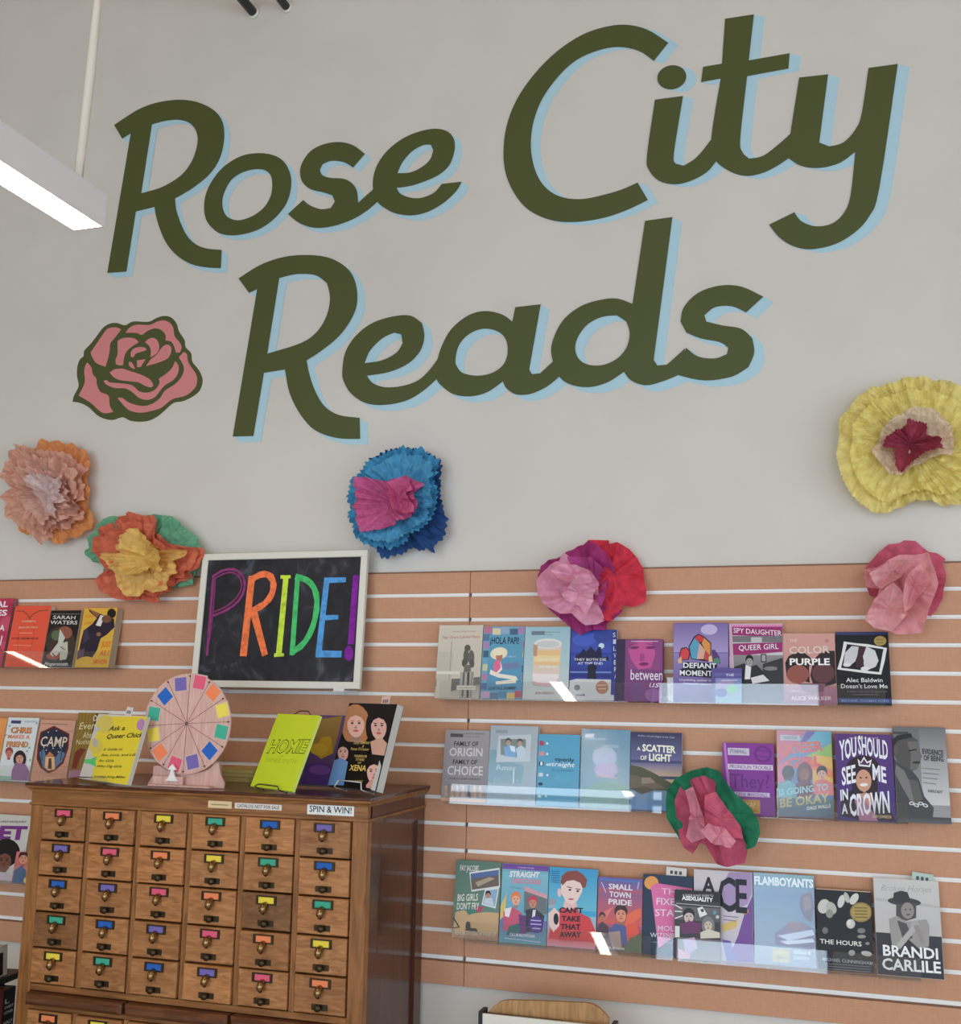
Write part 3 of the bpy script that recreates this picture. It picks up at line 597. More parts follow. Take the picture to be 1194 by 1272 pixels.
chalk('green', (84, 204, 118), [([(664, 215), (630, 685)], 28), ([(650, 220), (720, 235), (765, 285), (782, 360), (770, 470), (735, 570), (680, 640), (622, 672)], 32)])
chalk('sky blue', (96, 166, 228), [([(838, 228), (786, 692)], 32), ([(822, 242), (950, 238)], 28), ([(812, 464), (905, 460)], 26), ([(772, 678), (925, 680)], 36)])
chalk('violet', (142, 50, 164), [([(1010, 212), (980, 622)], 34)], (968, 676, 27, 45))
SMUDGE = mat('faint_chalk', (56, 55, 63), .9, spec=.1)
sm = MB()
v, f, w = text_mesh('WORK', -0.004); a = bd(*cb(205, 775)); b = bd(*cb(690, 780)); k = (b[0] - a[0]) / w
sm.add([(a[0] + p[0] * k, 0.0057, a[1] + p[1] * 0.055) for p in v], f)
o = link('erased_writing', sm.mesh('erased_writing'), board, SMUDGE); o['label'] = 'half wiped grey chalk word'
for px in (262, 426):     # two small metal shelf clips under the frame
    q = onY(px, 864 if px > 300 else 856, YB); e = empty('shelf_clip', (bd(px, 855)[0] + p0.x, 0, p0.z + bz0 * math.cos(TB)))
    tag(e, 'small white metal clip holding up the chalkboard at its %s end' % ('right' if px > 300 else 'left'), 'clip')
    MB().box(-.018, .018, -0.105, -0.0005, -0.007, -0.004).box(-.018, .018, -0.105, -0.102, -0.0039, .002).build('clip_tray', WHITEM, e)
    MB().box(-.018, .018, -0.0032, -0.0005, -0.016, -0.0071).build('clip_hook', WHITEM, e)

# ================================================================== low wooden rack at the bottom edge
cr = Crop(580, 1225, 5.686); RY = -0.18
rk0 = onY(*cr(125, 230), RY); rk1 = onY(*cr(1000, 225), RY)
rack = empty('magazine_rack', ((rk0.x + rk1.x) / 2, RY, 0)); tag(rack, 'low wooden rack with rounded back board below the slatwall, cut by the bottom edge', 'rack')
arch = smooth_loop([(lambda q: (q.x - rack.location.x, q.z))(onY(*cr(*p), RY)) for p in [(125, 240), (140, 200), (180, 150), (230, 115), (290, 100), (400, 102), (600, 108), (760, 116), (850, 120), (910, 140), (960, 180), (1000, 228)]], ang=60)
hw = (rk1.x - rk0.x) / 2
arch = [p for p in arch if p[1] > 0] ; zlo = 0.05
MB().plate(arch + [(hw, zlo), (-hw, zlo)], (), 0.0, 0.012).build('back_board', PLY, rack)
RD = 0.034; zr = onY(*cr(600, 244), RY - RD).z; sh_ = 0.012
MB().box(-hw + sh_ * .4, hw + sh_, -RD, -RD + .006, 0.06, zr).build('front_board', CREAMP, rack)
MB().box(-hw, hw, -RD + .006, 0.0, 0.06, 0.072).build('bottom_board', PLY, rack)
for sx, xo in ((-1, -hw + sh_ * .4), (1, hw + sh_)):
    MB().box(min(xo, xo + sx * .012), max(xo, xo + sx * .012), -RD, 0.014, 0.0, zr + .004).build('black_end_frame', BLACK, rack)
y = -RD + .0065
for i, (c, t, nm) in enumerate((('3A2C24', .007, 'dark brown magazine nearest the front of the low wooden rack'), ('D9C2A4', .007, 'sand coloured magazine in the middle of the low wooden rack'), ('2E2622', .007, 'blackish magazine against the back board of the low wooden rack'))):
    zt_ = onY(*cr(400, 228 - 6 * i), RY + y).z - 0.0722
    x_ = (-hw * .94, hw * .30) if i != 1 else (-hw * .5, hw * .9)
    o = MB().bbox(x_[0], x_[1], 0, t, 0, zt_, .001).build('magazine', mat('mag_' + c, c, .5), None)
    o.location = (rack.location.x, RY + y, 0.0722); y += t + .002
    tag(o, nm, 'magazine', 'magazines in the low rack')

# ================================================================== books
def homography(px):
    """pixel corners TL, TR, BR, BL -> u, v in 0..1 (v runs down)"""
    (x0, y0), (x1, y1), (x2, y2), (x3, y3) = px
    dx1, dx2, dx3 = x1 - x2, x3 - x2, x0 - x1 + x2 - x3; dy1, dy2, dy3 = y1 - y2, y3 - y2, y0 - y1 + y2 - y3
    den = dx1 * dy2 - dx2 * dy1; g = (dx3 * dy2 - dx2 * dy3) / den; h = (dx1 * dy3 - dx3 * dy1) / den
    return Matrix(((x1 - x0 + g * x1, x3 - x0 + h * x3, x0), (y1 - y0 + g * y1, y3 - y0 + h * y3, y0), (g, h, 1))).inverted()
BOOK_CATS = 'book'
def draw_cover(W, H, px, crop, art):
    """flat printed shapes on the cover: rectangles, polygons, ellipses, lines, faces and lettering"""
    Hm = homography(px); m = MB(); lay = [0]
    def uv(x, y):
        q = Hm @ Vector((*(crop(x, y) if crop else (x, y)), 1)); u, v = q[0] / q[2], q[1] / q[2]
        return min(max(u, 0.004), 0.996), min(max(v, 0.003), 0.997)
    def raw(x, y):
        q = Hm @ Vector((*(crop(x, y) if crop else (x, y)), 1)); return q[0] / q[2], q[1] / q[2]
    def P(u, v): return ((u - 0.5) * W, (1 - v) * H)
    def yy(): lay[0] += 1; return -0.0002 - lay[0] * 0.00006
    def poly(pts, c):
        y = yy(); v = [(*P(*uv(*p)),) for p in pts]; vs = [Vector((a, b, 0)) for a, b in v]
        m.add([(a, y, b) for a, b in v], tessellate_polygon([vs]), c)
    def ell(cx, cy, rx, ry, c, rot=0, n=18):
        poly([(cx + rx * math.cos(t) * math.cos(rot) - ry * math.sin(t) * math.sin(rot), cy + rx * math.cos(t) * math.sin(rot) + ry * math.sin(t) * math.cos(rot)) for t in [2 * math.pi * k / n for k in range(n)]], c)
    for a in art:
        k = a[0]
        if k == 'r':
            u0, v0 = uv(a[1], a[2]); u1, v1 = uv(a[3], a[4]); y = yy(); c0 = lin(a[5]); c1 = lin(a[6]) if len(a) > 6 else c0
            q = [P(u0, v0), P(u1, v0), P(u1, v1), P(u0, v1)]; m.add([(p[0], y, p[1]) for p in q], [(0, 1, 2, 3)], [c0, c0, c1, c1])
        elif k == 'p': poly(a[1], lin(a[2]))
        elif k == 'e': ell(a[1], a[2], a[3], a[4], lin(a[5]), a[6] if len(a) > 6 else 0)
        elif k == 'l':
            l, r = stroke_poly(a[1], a[2]); poly([tuple(p) for p in l + r[::-1]], lin(a[3]))
        elif k == 't':
            _, s, x0, y0, x1, y1, h, c = a[:8]; bold = a[8] if len(a) > 8 else 0.012; shear = a[9] if len(a) > 9 else 0
            v, f, w = text_mesh(s, bold, shear); A = P(*raw(x0, y0)); B = P(*raw(x1, y1)); T = P(*raw(x0, y0 - h)); hh = abs(T[1] - A[1])
            dx, dz = B[0] - A[0], B[1] - A[1]; y = yy(); out = []
            for p in v:
                X = A[0] + dx * p[0] / w; Z = A[1] + dz * p[0] / w + hh * p[1]
                out.append((min(max(X, -W / 2 + .0005), W / 2 - .0005), y, min(max(Z, .0005), H - .0005)))
            m.add(out, f, lin(c))
        elif k == 'f':       # a simple portrait: hair, neck, face, features
            _, cx, cy, w, h, skin, hair = a[:7]; style = a[7] if len(a) > 7 else 'long'
            dk = tuple(int(v * .72) for v in skin); lip = (min(255, int(skin[0] * .9)), int(skin[1] * .55), int(skin[2] * .55))
            if style == 'long': ell(cx, cy + h * .08, w * .78, h * .80, lin(hair)); 
            elif style == 'afro': ell(cx, cy - h * .30, w * .95, h * .62, lin(hair))
            else: ell(cx, cy - h * .16, w * .58, h * .50, lin(hair))
            poly([(cx - w * .2, cy + h * .2), (cx + w * .2, cy + h * .2), (cx + w * .22, cy + h * .75), (cx - w * .22, cy + h * .75)], lin(dk))
            ell(cx, cy + h * .04, w * .46, h * .50, lin(skin))
            poly([(cx - w * .48, cy - h * .02), (cx - w * .40, cy - h * .36), (cx, cy - h * .52), (cx + w * .42, cy - h * .36), (cx + w * .48, cy - h * .02), (cx + w * .30, cy - h * .22), (cx, cy - h * .30), (cx - w * .28, cy - h * .22)], lin(hair))
            for s in (-1, 1):
                ell(cx + s * w * .19, cy, w * .075, h * .035, lin((40, 30, 30))); ell(cx + s * w * .19, cy - h * .08, w * .11, h * .018, lin(hair))
            ell(cx, cy + h * .16, w * .06, h * .05, lin(dk)); ell(cx, cy + h * .29, w * .15, h * .045, lin(lip))
    return m
def spine_book(M, W, H, T, base, art_mb, label, name='paperback_book', pages=(214, 202, 180), spine=None, sleeve=False, group=None, hard=False, edge=None, prt=None):
    e = empty(name, M=M); tag(e, label, 'book', group)
    c = lin(base); cs = lin(spine or base); k = 0.0022 if hard else 0.0005; ov = 0.003 if hard else 0.0005
    mb = MB().box(-W / 2, W / 2, 0, k, 0, H, c).box(-W / 2, W / 2, T - k, T, 0, H, cs).box(-W / 2, -W / 2 + k, k, T - k, 0, H, cs)
    mb.build('cover', prt or PRINT, e)
    pg = mat('pages_%d_%d_%d' % pages, pages, .85, spec=.15)
    MB().box(-W / 2 + k, W / 2 - ov, k + .0001, T - k - .0001, ov, H - ov).build('page_block', pg, e)
    if art_mb is not None and art_mb.f: link('cover_print', art_mb.mesh('cover_print'), e, prt or PRINT)
    if sleeve:
        s = MB().box(-W / 2 - .0006, W / 2 + .0006, -0.0035, -0.0030, 0.0, H)
        s.build('clear_sleeve', MYLAR, e)
    return e
TILT = R(8.5); YB0 = -0.060
UPV = Vector((0, math.sin(TILT), math.cos(TILT)))
ROWS = {}
def shelf_book(row, zs, px, T, base, label, art=(), crop=None, front=0.0, key=None, **kw):
    """a book leaning on the slatwall on the shelf at height zs; px: its corners in the photograph (TL, TR, BR, BL)"""
    yb = YB0 - front; n = Vector((0, -math.cos(TILT), math.sin(TILT)))
    p0 = Vector((0, yb, zs)); q = [onP(*p, p0, n) for p in px]
    ex = yb + (q[0] - p0).dot(UPV) * math.sin(TILT) + T * math.cos(TILT) + .002
    if ex > 0: return shelf_book(row, zs, px, T, base, label, art, crop, front + ex + .0005, key=(row, round(front, 4)), **kw)
    x0 = (q[0].x + q[3].x) / 2; x1 = (q[1].x + q[2].x) / 2; H = ((q[0] - p0).dot(UPV) + (q[1] - p0).dot(UPV)) / 2
    key = key or (row, round(front, 4)); last = ROWS.get(key)
    if last is not None and x0 < last + 0.0006: x0 = last + 0.0006
    ROWS[key] = x1; W = x1 - x0
    M = Matrix.Translation((( x0 + x1) / 2, yb, zs)) @ Matrix.Rotation(-TILT, 4, 'X')
    return spine_book(M, W, H, T, base, draw_cover(W, H, px, crop, art) if art else None, label, **kw)
def acrylic_shelf(zs, pxa, pxb, py, label, lip=0.056, depth=0.094, tilt=8.5):
    a = onY(pxa, py, -depth).x; b = onY(pxb, py, -depth).x
    e = empty('acrylic_shelf', ((a + b) / 2, 0, zs)); tag(e, label, 'shelf', 'clear acrylic lipped shelves'); w = (b - a) / 2; t = 0.003
    m = MB().box(-w, w, -depth, -0.0008, -t, 0); m.build('shelf_base', ACRYL, e)
    l = MB(); s, c = math.sin(R(tilt)), math.cos(R(tilt)); y0 = -depth - .0002
    l.add([(x, y0 - (t if o else 0) * c + z * s, z * c - t + (t if o else 0) * s) for x in (-w, w) for z in (0, lip) for o in (0, 1)], [(0, 1, 3, 2), (4, 6, 7, 5), (0, 4, 5, 1), (2, 3, 7, 6), (0, 2, 6, 4), (1, 5, 7, 3)])
    l.build('front_lip', ACRYL, e)
    MB().box(-w, w, -0.0040, -0.0008, 0.0002, 0.07).build('back_upstand', ACRYL, e)
    return e
def bookmark(px, py, w, h, Y, zpx, label, c=(228, 222, 216), bar=True):
    """paper slip sticking out of the top of a book: px, py its bottom centre"""
    q = onY(px, py, Y); e = MB().box(-w / 2, w / 2, 0, 0.0004, -0.03, h, lin(c))
    if bar:
        for k in range(3): e.box(-w * .3 + k * w * .22, -w * .3 + k * w * .22 + w * .13, -0.0003, 0, h * .25, h * .62, lin((90, 84, 90)))
    o = e.build('bookmark', PRINTM); o.location = q; o.rotation_euler = (-TILT, R(zpx), 0); tag(o, label, 'bookmark'); return o

A_, B_, C_, D_, E_, F_, G_, H_, I_ = Crop(530, 760, 6.284), Crop(690, 760, 5.686), Crop(890, 760, 5.191), Crop(540, 890, 6.284), Crop(710, 890, 4.592), Crop(890, 890, 3.928), Crop(550, 1050, 5.686), Crop(730, 1060, 5.427), Crop(920, 1060, 4.358)
J_, K_, M_, N_ = Crop(0, 730, 6.633), Crop(0, 860, 5.97), Crop(290, 860, 5.191), Crop(0, 960, 4.08)
Z1, Z2, Z3 = onY(700, 869, YB0).z, onY(700, 1001, YB0).z, onY(740, 1179, YB0).z
Z1 -= .002; Z2 -= .002; Z3 -= .002
W_ = (238, 232, 226)
# ---------------- right panel, top row
shelf_book('r1', Z1, [(545.9,776.4),(600,776.7),(596,864.2),(540.3,863.1)], .016, (206, 196, 178), 'cream paperback with a grey photograph of flowers in a vase, first in the upper row', [
 ('r',90,105,440,450,(212,203,186),(204,194,178)), ('r',70,500,420,655,(150,146,140),(196,188,176)), ('p',[(75,515),(420,490),(420,545),(180,600),(70,560)],(112,108,104)), ('r',95,300,190,655,(196,188,172)), ('l',[(197,220),(180,520)],5,(150,144,136)),
 ('e',320,275,24,26,(92,88,80)), ('e',310,340,22,60,(96,92,84)), ('e',350,345,24,55,(104,100,92)), ('e',295,385,18,30,(86,82,74)), ('e',355,390,20,32,(92,88,80)), ('p',[(298,400),(345,400),(350,470),(290,470)],(110,106,98)),
 ('p',[(268,455),(375,450),(362,655),(255,655)],(172,166,156)), ('l',[(295,455),(285,640)],12,(92,88,82)), ('l',[(330,455),(325,645)],18,(72,68,64)), ('l',[(360,455),(348,640)],7,(120,114,106)), ('r',82,445,260,470,(226,220,206)), ('r',240,553,385,588,(214,208,194)), ('l',[(255,572),(372,570)],6,(160,150,140)),
 ('t','SHAWN STEWART RUFF',200,158,385,158,12,(206,160,150),0), ('t','That I Don’t Call Her Mama',120,205,415,200,20,(206,130,120),0)], A_, spine=(196,186,170))
shelf_book('r1', Z1, [(600.8,778.8),(652.5,777.8),(648,865.3),(596.8,864.2)], .014, (110, 168, 194), 'blue paperback with pastel tiled border and a woman in a wide sun hat', [
 *[('r',x,y,x+60,y+50,c) for x,y,c in [(448,118,(190,120,150)),(515,130,(222,212,170)),(580,118,(150,170,200)),(652,132,(70,100,128)),(715,118,(170,130,180)),(446,175,(86,120,160)),(444,235,(176,130,176)),(444,300,(66,96,120)),(440,400,(206,200,160)),(438,470,(186,124,160)),(432,600,(196,160,190)),(500,610,(96,128,156)),(565,600,(84,140,170)),(628,612,(214,186,120)),(690,598,(186,90,110)),(735,165,(150,160,190)),(732,230,(190,110,120)),(728,300,(206,186,130)),(726,410,(60,104,128)),(722,470,(176,130,170)),(720,545,(120,140,190)),(430,540,(90,110,160))]],
 ('r',490,180,735,595,(96,160,190),(86,150,184)), ('t','¡HOLA PAPI!',495,248,722,248,50,(24,40,60),.02),
 ('e',565,320,68,46,(236,226,190),-.2), ('e',568,345,26,34,(190,120,100)), ('e',560,310,45,26,(240,232,200)), ('e',556,420,34,52,(226,110,150)), ('p',[(575,375),(592,440),(560,470),(545,465),(580,430)],(240,236,226)), ('p',[(590,400),(720,385),(735,430),(610,440)],(116,130,170)), ('p',[(500,440),(560,470),(700,490),(715,520),(560,500),(495,475)],(238,232,214)), ('p',[(540,530),(700,510),(700,540),(545,552)],(240,232,212)),
 ('t','HOW TO COME OUT IN A',605,350,700,350,12,(216,228,236),0), ('t','JOHN PAUL BRAMMER',485,590,700,588,22,(30,52,80),.008)], A_)
shelf_book('r1', Z1, [(652.9,778.3),(709.8,778.8),(705,869),(648.6,868.2)], .018, (166, 198, 204), 'pale grey blue paperback with a cut glass tumbler of amber drink', [
 ('r',772,118,1130,420,(160,196,206),(178,204,208)), ('r',765,420,1125,685,(184,204,204),(204,208,204)), ('r',822,150,925,182,(110,128,138)), ('t','Paperback fiction award',930,165,1045,165,12,(90,110,120),0), ('l',[(930,182),(990,182)],4,(120,140,150)),
 ('e',925,560,100,22,(150,164,170)), ('p',[(838,240),(1058,245),(1030,540),(825,530)],(226,206,190)), ('p',[(842,300),(1050,300),(1042,420),(836,415)],(236,196,142)), ('p',[(845,340),(1045,345),(1042,395),(838,390)],(240,216,160)), ('e',950,250,108,40,(232,230,222)), ('e',950,255,92,28,(206,210,204)), ('p',[(836,255),(870,262),(862,350),(834,345)],(196,150,120)), ('p',[(830,480),(1035,488),(1030,520),(826,515)],(240,228,226)), ('e',925,545,100,36,(216,176,182)), ('e',925,530,98,26,(238,226,226)),
 ('t','Come over here',860,385,1020,385,26,(250,240,226),0,.3), ('t','and kiss me',880,440,1010,442,26,(250,240,226),0,.3), ('t','BRYAN WASHINGTON',850,640,990,640,18,(176,110,106),.005)], A_, sleeve=False)
shelf_book('r1', Z1, [(711,780),(768.3,784.6),(763,870.8),(705.8,869)], .024, (48, 62, 150), 'deep blue paperback with a moonlit city skyline and lettered right edge', [
 ('r',118,118,445,300,(56,74,160),(60,82,176)), ('r',105,300,430,470,(58,80,176),(32,44,120)), ('e',215,190,90,50,(70,96,190)), ('e',350,180,70,46,(52,70,150)), ('e',333,246,20,20,(206,224,236)),
 ('p',[(140,335),(150,300),(180,290),(205,255),(225,280),(258,245),(290,285),(305,270),(310,250),(330,255),(335,330),(380,320),(380,350),(140,350)],(20,24,62)), ('r',100,425,410,430,(120,140,200)),
 ('t','THEY BOTH DIE',135,340,362,352,17,(236,236,240),.008), ('t','AT THE END',160,368,338,378,17,(236,236,240),.008), ('p',[(235,385),(285,385),(290,490),(268,470),(250,470),(225,492)],(20,22,50)), ('e',262,395,34,26,(18,20,48)),
 ('p',[(95,480),(150,470),(410,485),(405,630),(90,620)],(206,206,206)), ('e',152,532,22,20,(120,124,130)), ('e',328,535,44,46,(176,122,98)), ('l',[(295,520),(360,520)],5,(226,200,180)), ('l',[(300,545),(355,545)],5,(226,200,180)), ('t','ADAM',140,592,205,592,15,(60,64,90),.01), ('r',412,145,438,590,(44,56,130)), *[('t',ch,414,190+i*48,434,190+i*48,30,(200,206,226),.01) for i,ch in enumerate('SILVERA')]], B_)
shelf_book('r1', Z1, [(770,792),(827.2,796),(819.3,872.2),(762.1,870)], .022, (124, 58, 116), 'small plum purple paperback with a dark spine band and a face', [
 ('r',455,183,515,625,(52,38,70)), ('r',515,190,780,638,(136,66,124),(116,58,122)), ('p',[(520,215),(770,225),(740,420),(520,400)],(142,70,128)), ('p',[(530,260),(600,200),(700,210),(720,300),(680,400),(590,410),(545,340)],(196,84,150)), ('p',[(610,300),(640,300),(640,350),(605,350)],(168,66,130)), ('e',575,252,34,10,(110,44,96)), ('e',690,258,34,10,(110,44,96)), ('l',[(540,232),(600,222)],6,(120,48,100)), ('l',[(660,230),(720,240)],6,(120,48,100)), ('e',632,372,34,12,(120,36,90)), ('l',[(555,205),(745,218)],3,(240,230,240)),
 ('t','between',528,478,752,490,72,(238,226,238),.004), ('t','us',655,535,725,540,44,(238,226,238),.0,.3), ('e',560,560,50,60,(112,66,126)), ('e',680,590,60,46,(150,96,156))], B_, pages=(120,70,110))
shelf_book('r1', Z1, [(836.5,773.2),(906,774.4),(904.5,875),(836.9,873.4)], .016, (120, 100, 160), 'lavender paperback with a rainbow crystal cluster and blocky white title', [
 ('r',833,75,1250,300,(128,106,166),(170,152,200)), ('r',835,300,1250,645,(150,130,186),(92,74,140)), ('e',1090,130,60,40,(196,184,220)),
 ('p',[(940,255),(980,180),(1015,158),(1060,185),(1105,230),(1100,330),(1080,365),(960,345)],(28,24,44)), ('p',[(948,255),(985,190),(1020,230),(1000,345),(965,340)],(92,160,190)), ('p',[(985,190),(1015,166),(1055,192),(1040,215),(1020,225)],(206,60,64)), ('p',[(1055,192),(1098,234),(1095,320),(1060,280),(1035,230)],(222,150,72)), ('p',[(1020,228),(1060,280),(1050,345),(1000,345)],(216,170,150)), ('p',[(1060,280),(1095,320),(1078,360),(1048,345)],(190,70,70)),
 ('p',[(875,310),(890,262),(930,256),(955,290),(945,350),(880,350)],(28,24,44)), ('p',[(882,310),(895,270),(928,263),(948,292),(938,345),(888,345)],(214,66,70)), ('p',[(865,350),(890,320),(895,370),(870,375)],(226,180,120)), ('p',[(1105,280),(1130,280),(1160,330),(1168,380),(1115,370)],(86,56,110)), ('p',[(1120,345),(1150,335),(1168,365),(1150,382),(1118,375)],(84,140,110)), ('p',[(1085,330),(1105,320),(1112,365),(1085,365)],(232,206,140)),
 ('p',[(905,362),(1145,378),(1140,415),(1115,480),(875,462),(880,415),(900,412)],(24,20,34)), ('t','DEFIANT',905,405,1138,415,36,(246,244,248),.02), ('t','MOMENT',880,458,1108,468,36,(246,244,248),.016), ('t','Unyielding quaker to',878,497,1105,505,15,(230,226,240),.008), ('t','Unstoppable champion',900,522,1105,530,15,(230,226,240),.008)], B_)
shelf_book('r1', Z1, [(886,827.7),(922.4,832),(920.8,874.6),(882,873)], .010, (96, 84, 150), 'small violet booklet with a camera lens glow, in front of two larger books', [
 ('r',0,372,170,420,(92,72,140),(110,110,170)), ('r',0,420,165,600,(130,140,190),(150,190,196)), ('e',60,480,60,50,(170,150,190)), ('e',100,500,40,30,(120,190,140)), ('e',30,520,40,30,(90,100,170)), ('t','THE',70,415,120,418,16,(226,224,240),.01), ('l',[(40,440),(140,445)],5,(206,204,230))], C_, front=.021)
shelf_book('r1', Z1, [(907.3,774.4),(973.8,775),(972.8,875.6),(905,874.5)], .020, (196, 190, 190), 'tall paperback with magenta title bands over a black and white photograph', [
 ('r',80,75,437,600,(206,200,202)), ('r',85,80,437,100,(226,140,190)), ('p',[(80,95),(435,98),(432,165),(80,150)],(158,44,110)), ('r',85,155,435,200,(120,116,120)), ('r',230,165,300,200,(196,192,194)), ('p',[(80,205),(432,200),(430,262),(80,290)],(156,42,108)), ('r',88,280,430,470,(146,142,144),(92,90,92)), ('r',290,275,325,330,(56,54,58)), ('r',296,282,319,322,(170,166,166)), ('p',[(300,340),(430,300),(430,470),(300,470)],(52,50,54)), ('e',350,370,44,14,(130,128,128)),
 ('f',215,320,44,62,(170,164,160),(24,24,26),'short'), ('p',[(110,360),(180,335),(215,360),(260,345),(310,400),(300,470),(170,470),(120,440)],(40,38,42)), ('p',[(190,345),(225,360),(215,440),(180,440)],(232,230,230)), ('p',[(220,430),(300,410),(340,450),(230,470)],(222,218,218)),
 ('r',85,470,430,600,(92,90,92),(120,118,120)), ('p',[(80,70),(108,75),(118,597),(85,597)],(206,170,190)), ('t','SPY DAUGHTER',118,135,428,158,32,(244,234,240),.006), ('t','QUEER GIRL',148,252,405,243,34,(244,234,240),.006)], C_, spine=(190,120,150), sleeve=False)
shelf_book('r1', Z1, [(974.4,785),(1039.3,788.5),(1038.3,879.8),(972.8,876.5)], .018, (206, 150, 140), 'dusty pink paperback with two silhouetted heads and pale capitals', [
 ('r',437,130,775,470,(214,160,148),(206,146,140)), ('r',432,480,772,622,(176,120,136),(158,104,130)), ('p',[(445,330),(470,285),(520,262),(570,265),(610,300),(625,350),(600,360),(600,470),(450,420)],(42,30,32)), ('p',[(630,320),(670,280),(720,262),(770,265),(772,480),(700,500),(620,480),(605,420)],(46,32,34)), ('e',525,410,74,62,(150,84,72)), ('e',690,410,74,66,(98,58,62)), ('p',[(520,470),(700,480),(690,530),(610,550),(560,520)],(136,92,108)),
 ('t','THE',480,190,530,192,18,(240,214,206),.008), ('t','COLOR',475,270,738,276,46,(226,206,196),.02), ('t','PURPLE',475,345,735,357,42,(250,244,240),.03), ('e',722,196,12,12,(196,130,120)), ('t','A Novel',465,525,530,530,14,(236,216,220),0,.3), ('t','ALICE WALKER',472,580,735,590,24,(236,216,220),.012)], C_)
shelf_book('r1', Z1, [(1039.5,784),(1105.8,786),(1106.1,882.3),(1039.5,879.8)], .018, (20, 18, 22), 'black paperback with a taped white photo of two torsos and gold seal', [
 ('r',766,125,1122,155,(52,62,110)), ('p',[(830,192),(900,205),(985,215),(1108,245),(1090,330),(1062,425),(960,412),(780,382),(810,290)],(232,230,226)), ('p',[(850,210),(1085,252),(1050,408),(805,372)],(24,22,26)), ('p',[(880,225),(935,232),(900,330),(860,362),(822,350),(835,270)],(206,206,206)), ('p',[(975,230),(1030,260),(1050,330),(1030,370),(970,395),(935,390),(955,330),(945,270)],(216,216,214)), ('p',[(925,232),(975,232),(950,300),(955,370),(900,370)],(66,34,46)), ('e',845,352,26,14,(226,224,222)), ('e',960,382,28,14,(230,228,226)), ('e',1066,195,40,34,(176,150,84)), ('l',[(1040,185),(1090,190)],4,(110,90,40)), ('l',[(1042,205),(1088,210)],4,(110,90,40)),
 ('t','Alec Baldwin',835,470,1070,476,28,(240,238,240),.006), ('t','Doesn’t Love Me',800,510,1100,518,28,(240,238,240),.006), ('t','& Other Trials from My Queer Life',838,540,1095,545,12,(130,126,140),0), ('l',[(870,555),(1040,560)],5,(96,94,110)), ('r',772,575,1122,620,(56,74,128)), ('t','MICHAEL THOMAS FORD',800,602,1105,612,16,(140,160,206),.01)], C_)
# ---------------- right panel, middle row
shelf_book('r2', Z2, [(552.7,906.7),(609.2,907.2),(603.7,998.5),(548.3,997)], .018, (156, 150, 152), 'grey paperback with a row of pale wooden figures along the bottom', [
 ('r',80,105,435,560,(160,154,156),(150,144,148)), ('r',120,136,220,166,(82,80,84)), ('t','JOHN A. GEORGE',225,142,390,140,12,(60,58,62),.005), ('t','Smith Smith',230,165,352,165,11,(80,78,82),0), ('t','FAMILY OF',150,237,340,237,36,(34,32,36),.015), ('t','ORIGIN',112,318,372,318,64,(216,210,214),.012), ('t','FAMILY OF',142,382,332,382,34,(34,32,36),.015), ('t','CHOICE',98,468,375,468,68,(216,210,214),.015), ('t','STORIES OF QUEER CHRISTIANS',112,505,355,505,13,(70,68,72),.005),
 ('r',55,645,415,682,(216,172,136)), *[('p',[(80+i*44,640),(82+i*44,580),(92+i*44,552),(102+i*44,580),(106+i*44,640)],(206,166,140) if i!=4 else (110,92,88)) for i in range(7)], *[('e',92+i*44,562,10,14,(222,186,160) if i!=4 else (70,60,60)) for i in range(7)]], D_)
shelf_book('r2', Z2, [(610.8,901),(669.7,902.4),(664,999.8),(603.7,998.2)], .026, (176, 182, 190), 'sleeved hardcover with a framed snapshot of two people and faint teal title', [
 ('r',440,70,815,690,(180,186,192),(150,166,178)), ('p',[(435,262),(480,262),(560,330),(700,390),(680,520),(400,520)],(120,158,172)), ('r',485,105,575,130,(150,156,164)), ('p',[(505,150),(760,140),(745,350),(480,358)],(206,208,212)), ('p',[(520,175),(718,178),(712,330),(518,300)],(126,136,120)), ('f',580,200,40,50,(206,160,140),(70,50,40),'short'), ('f',670,205,40,50,(206,160,140),(60,44,38),'short'), ('p',[(545,240),(580,225),(640,235),(640,320),(550,310)],(120,170,216)), ('p',[(640,250),(680,225),(715,250),(712,328),(650,325)],(206,216,226)), ('p',[(590,225),(630,235),(635,280),(600,270)],(240,242,246)),
 ('t','Amer',475,420,640,425,46,(206,224,228),0), ('t','iCan',460,515,690,515,44,(150,182,196),0), ('l',[(620,420),(615,520)],8,(226,236,240))], D_, sleeve=True, hard=True, name='hardcover_book', pages=(222,216,206))
shelf_book('r2', Z2, [(669.7,912.3),(721.4,912.3),(718.2,1002.7),(665,1000.6)], .016, (84, 160, 194), 'sky blue paperback with small icons down the left and a short lowercase title', [
 ('r',790,140,1140,708,(86,164,198),(104,172,204)), ('e',838,210,20,20,(176,70,96)), ('p',[(838,186),(846,203),(862,206),(849,217),(853,234),(838,224),(823,234),(827,217),(814,206),(830,203)],(176,70,96)), ('r',818,275,856,308,(216,150,150)), ('r',815,352,850,388,(50,80,110)), ('t','I',825,382,842,382,26,(230,236,240),.03), ('r',812,440,845,470,(206,220,226)), ('e',825,528,18,12,(46,66,90)), *[('e',880,212+i*82,9,9,(210,232,240)) for i in range(4)], ('t','openly',938,345,1090,352,30,(16,26,36),.012), ('t','straight',885,385,1095,392,32,(230,242,248),.012,.25), ('t','BILL KONIGSBERG',915,425,1085,428,14,(60,128,160),.004), ('e',1000,480,70,30,(96,176,206)), ('r',805,615,830,635,(206,226,236)), ('r',860,618,875,632,(206,226,236))], D_)
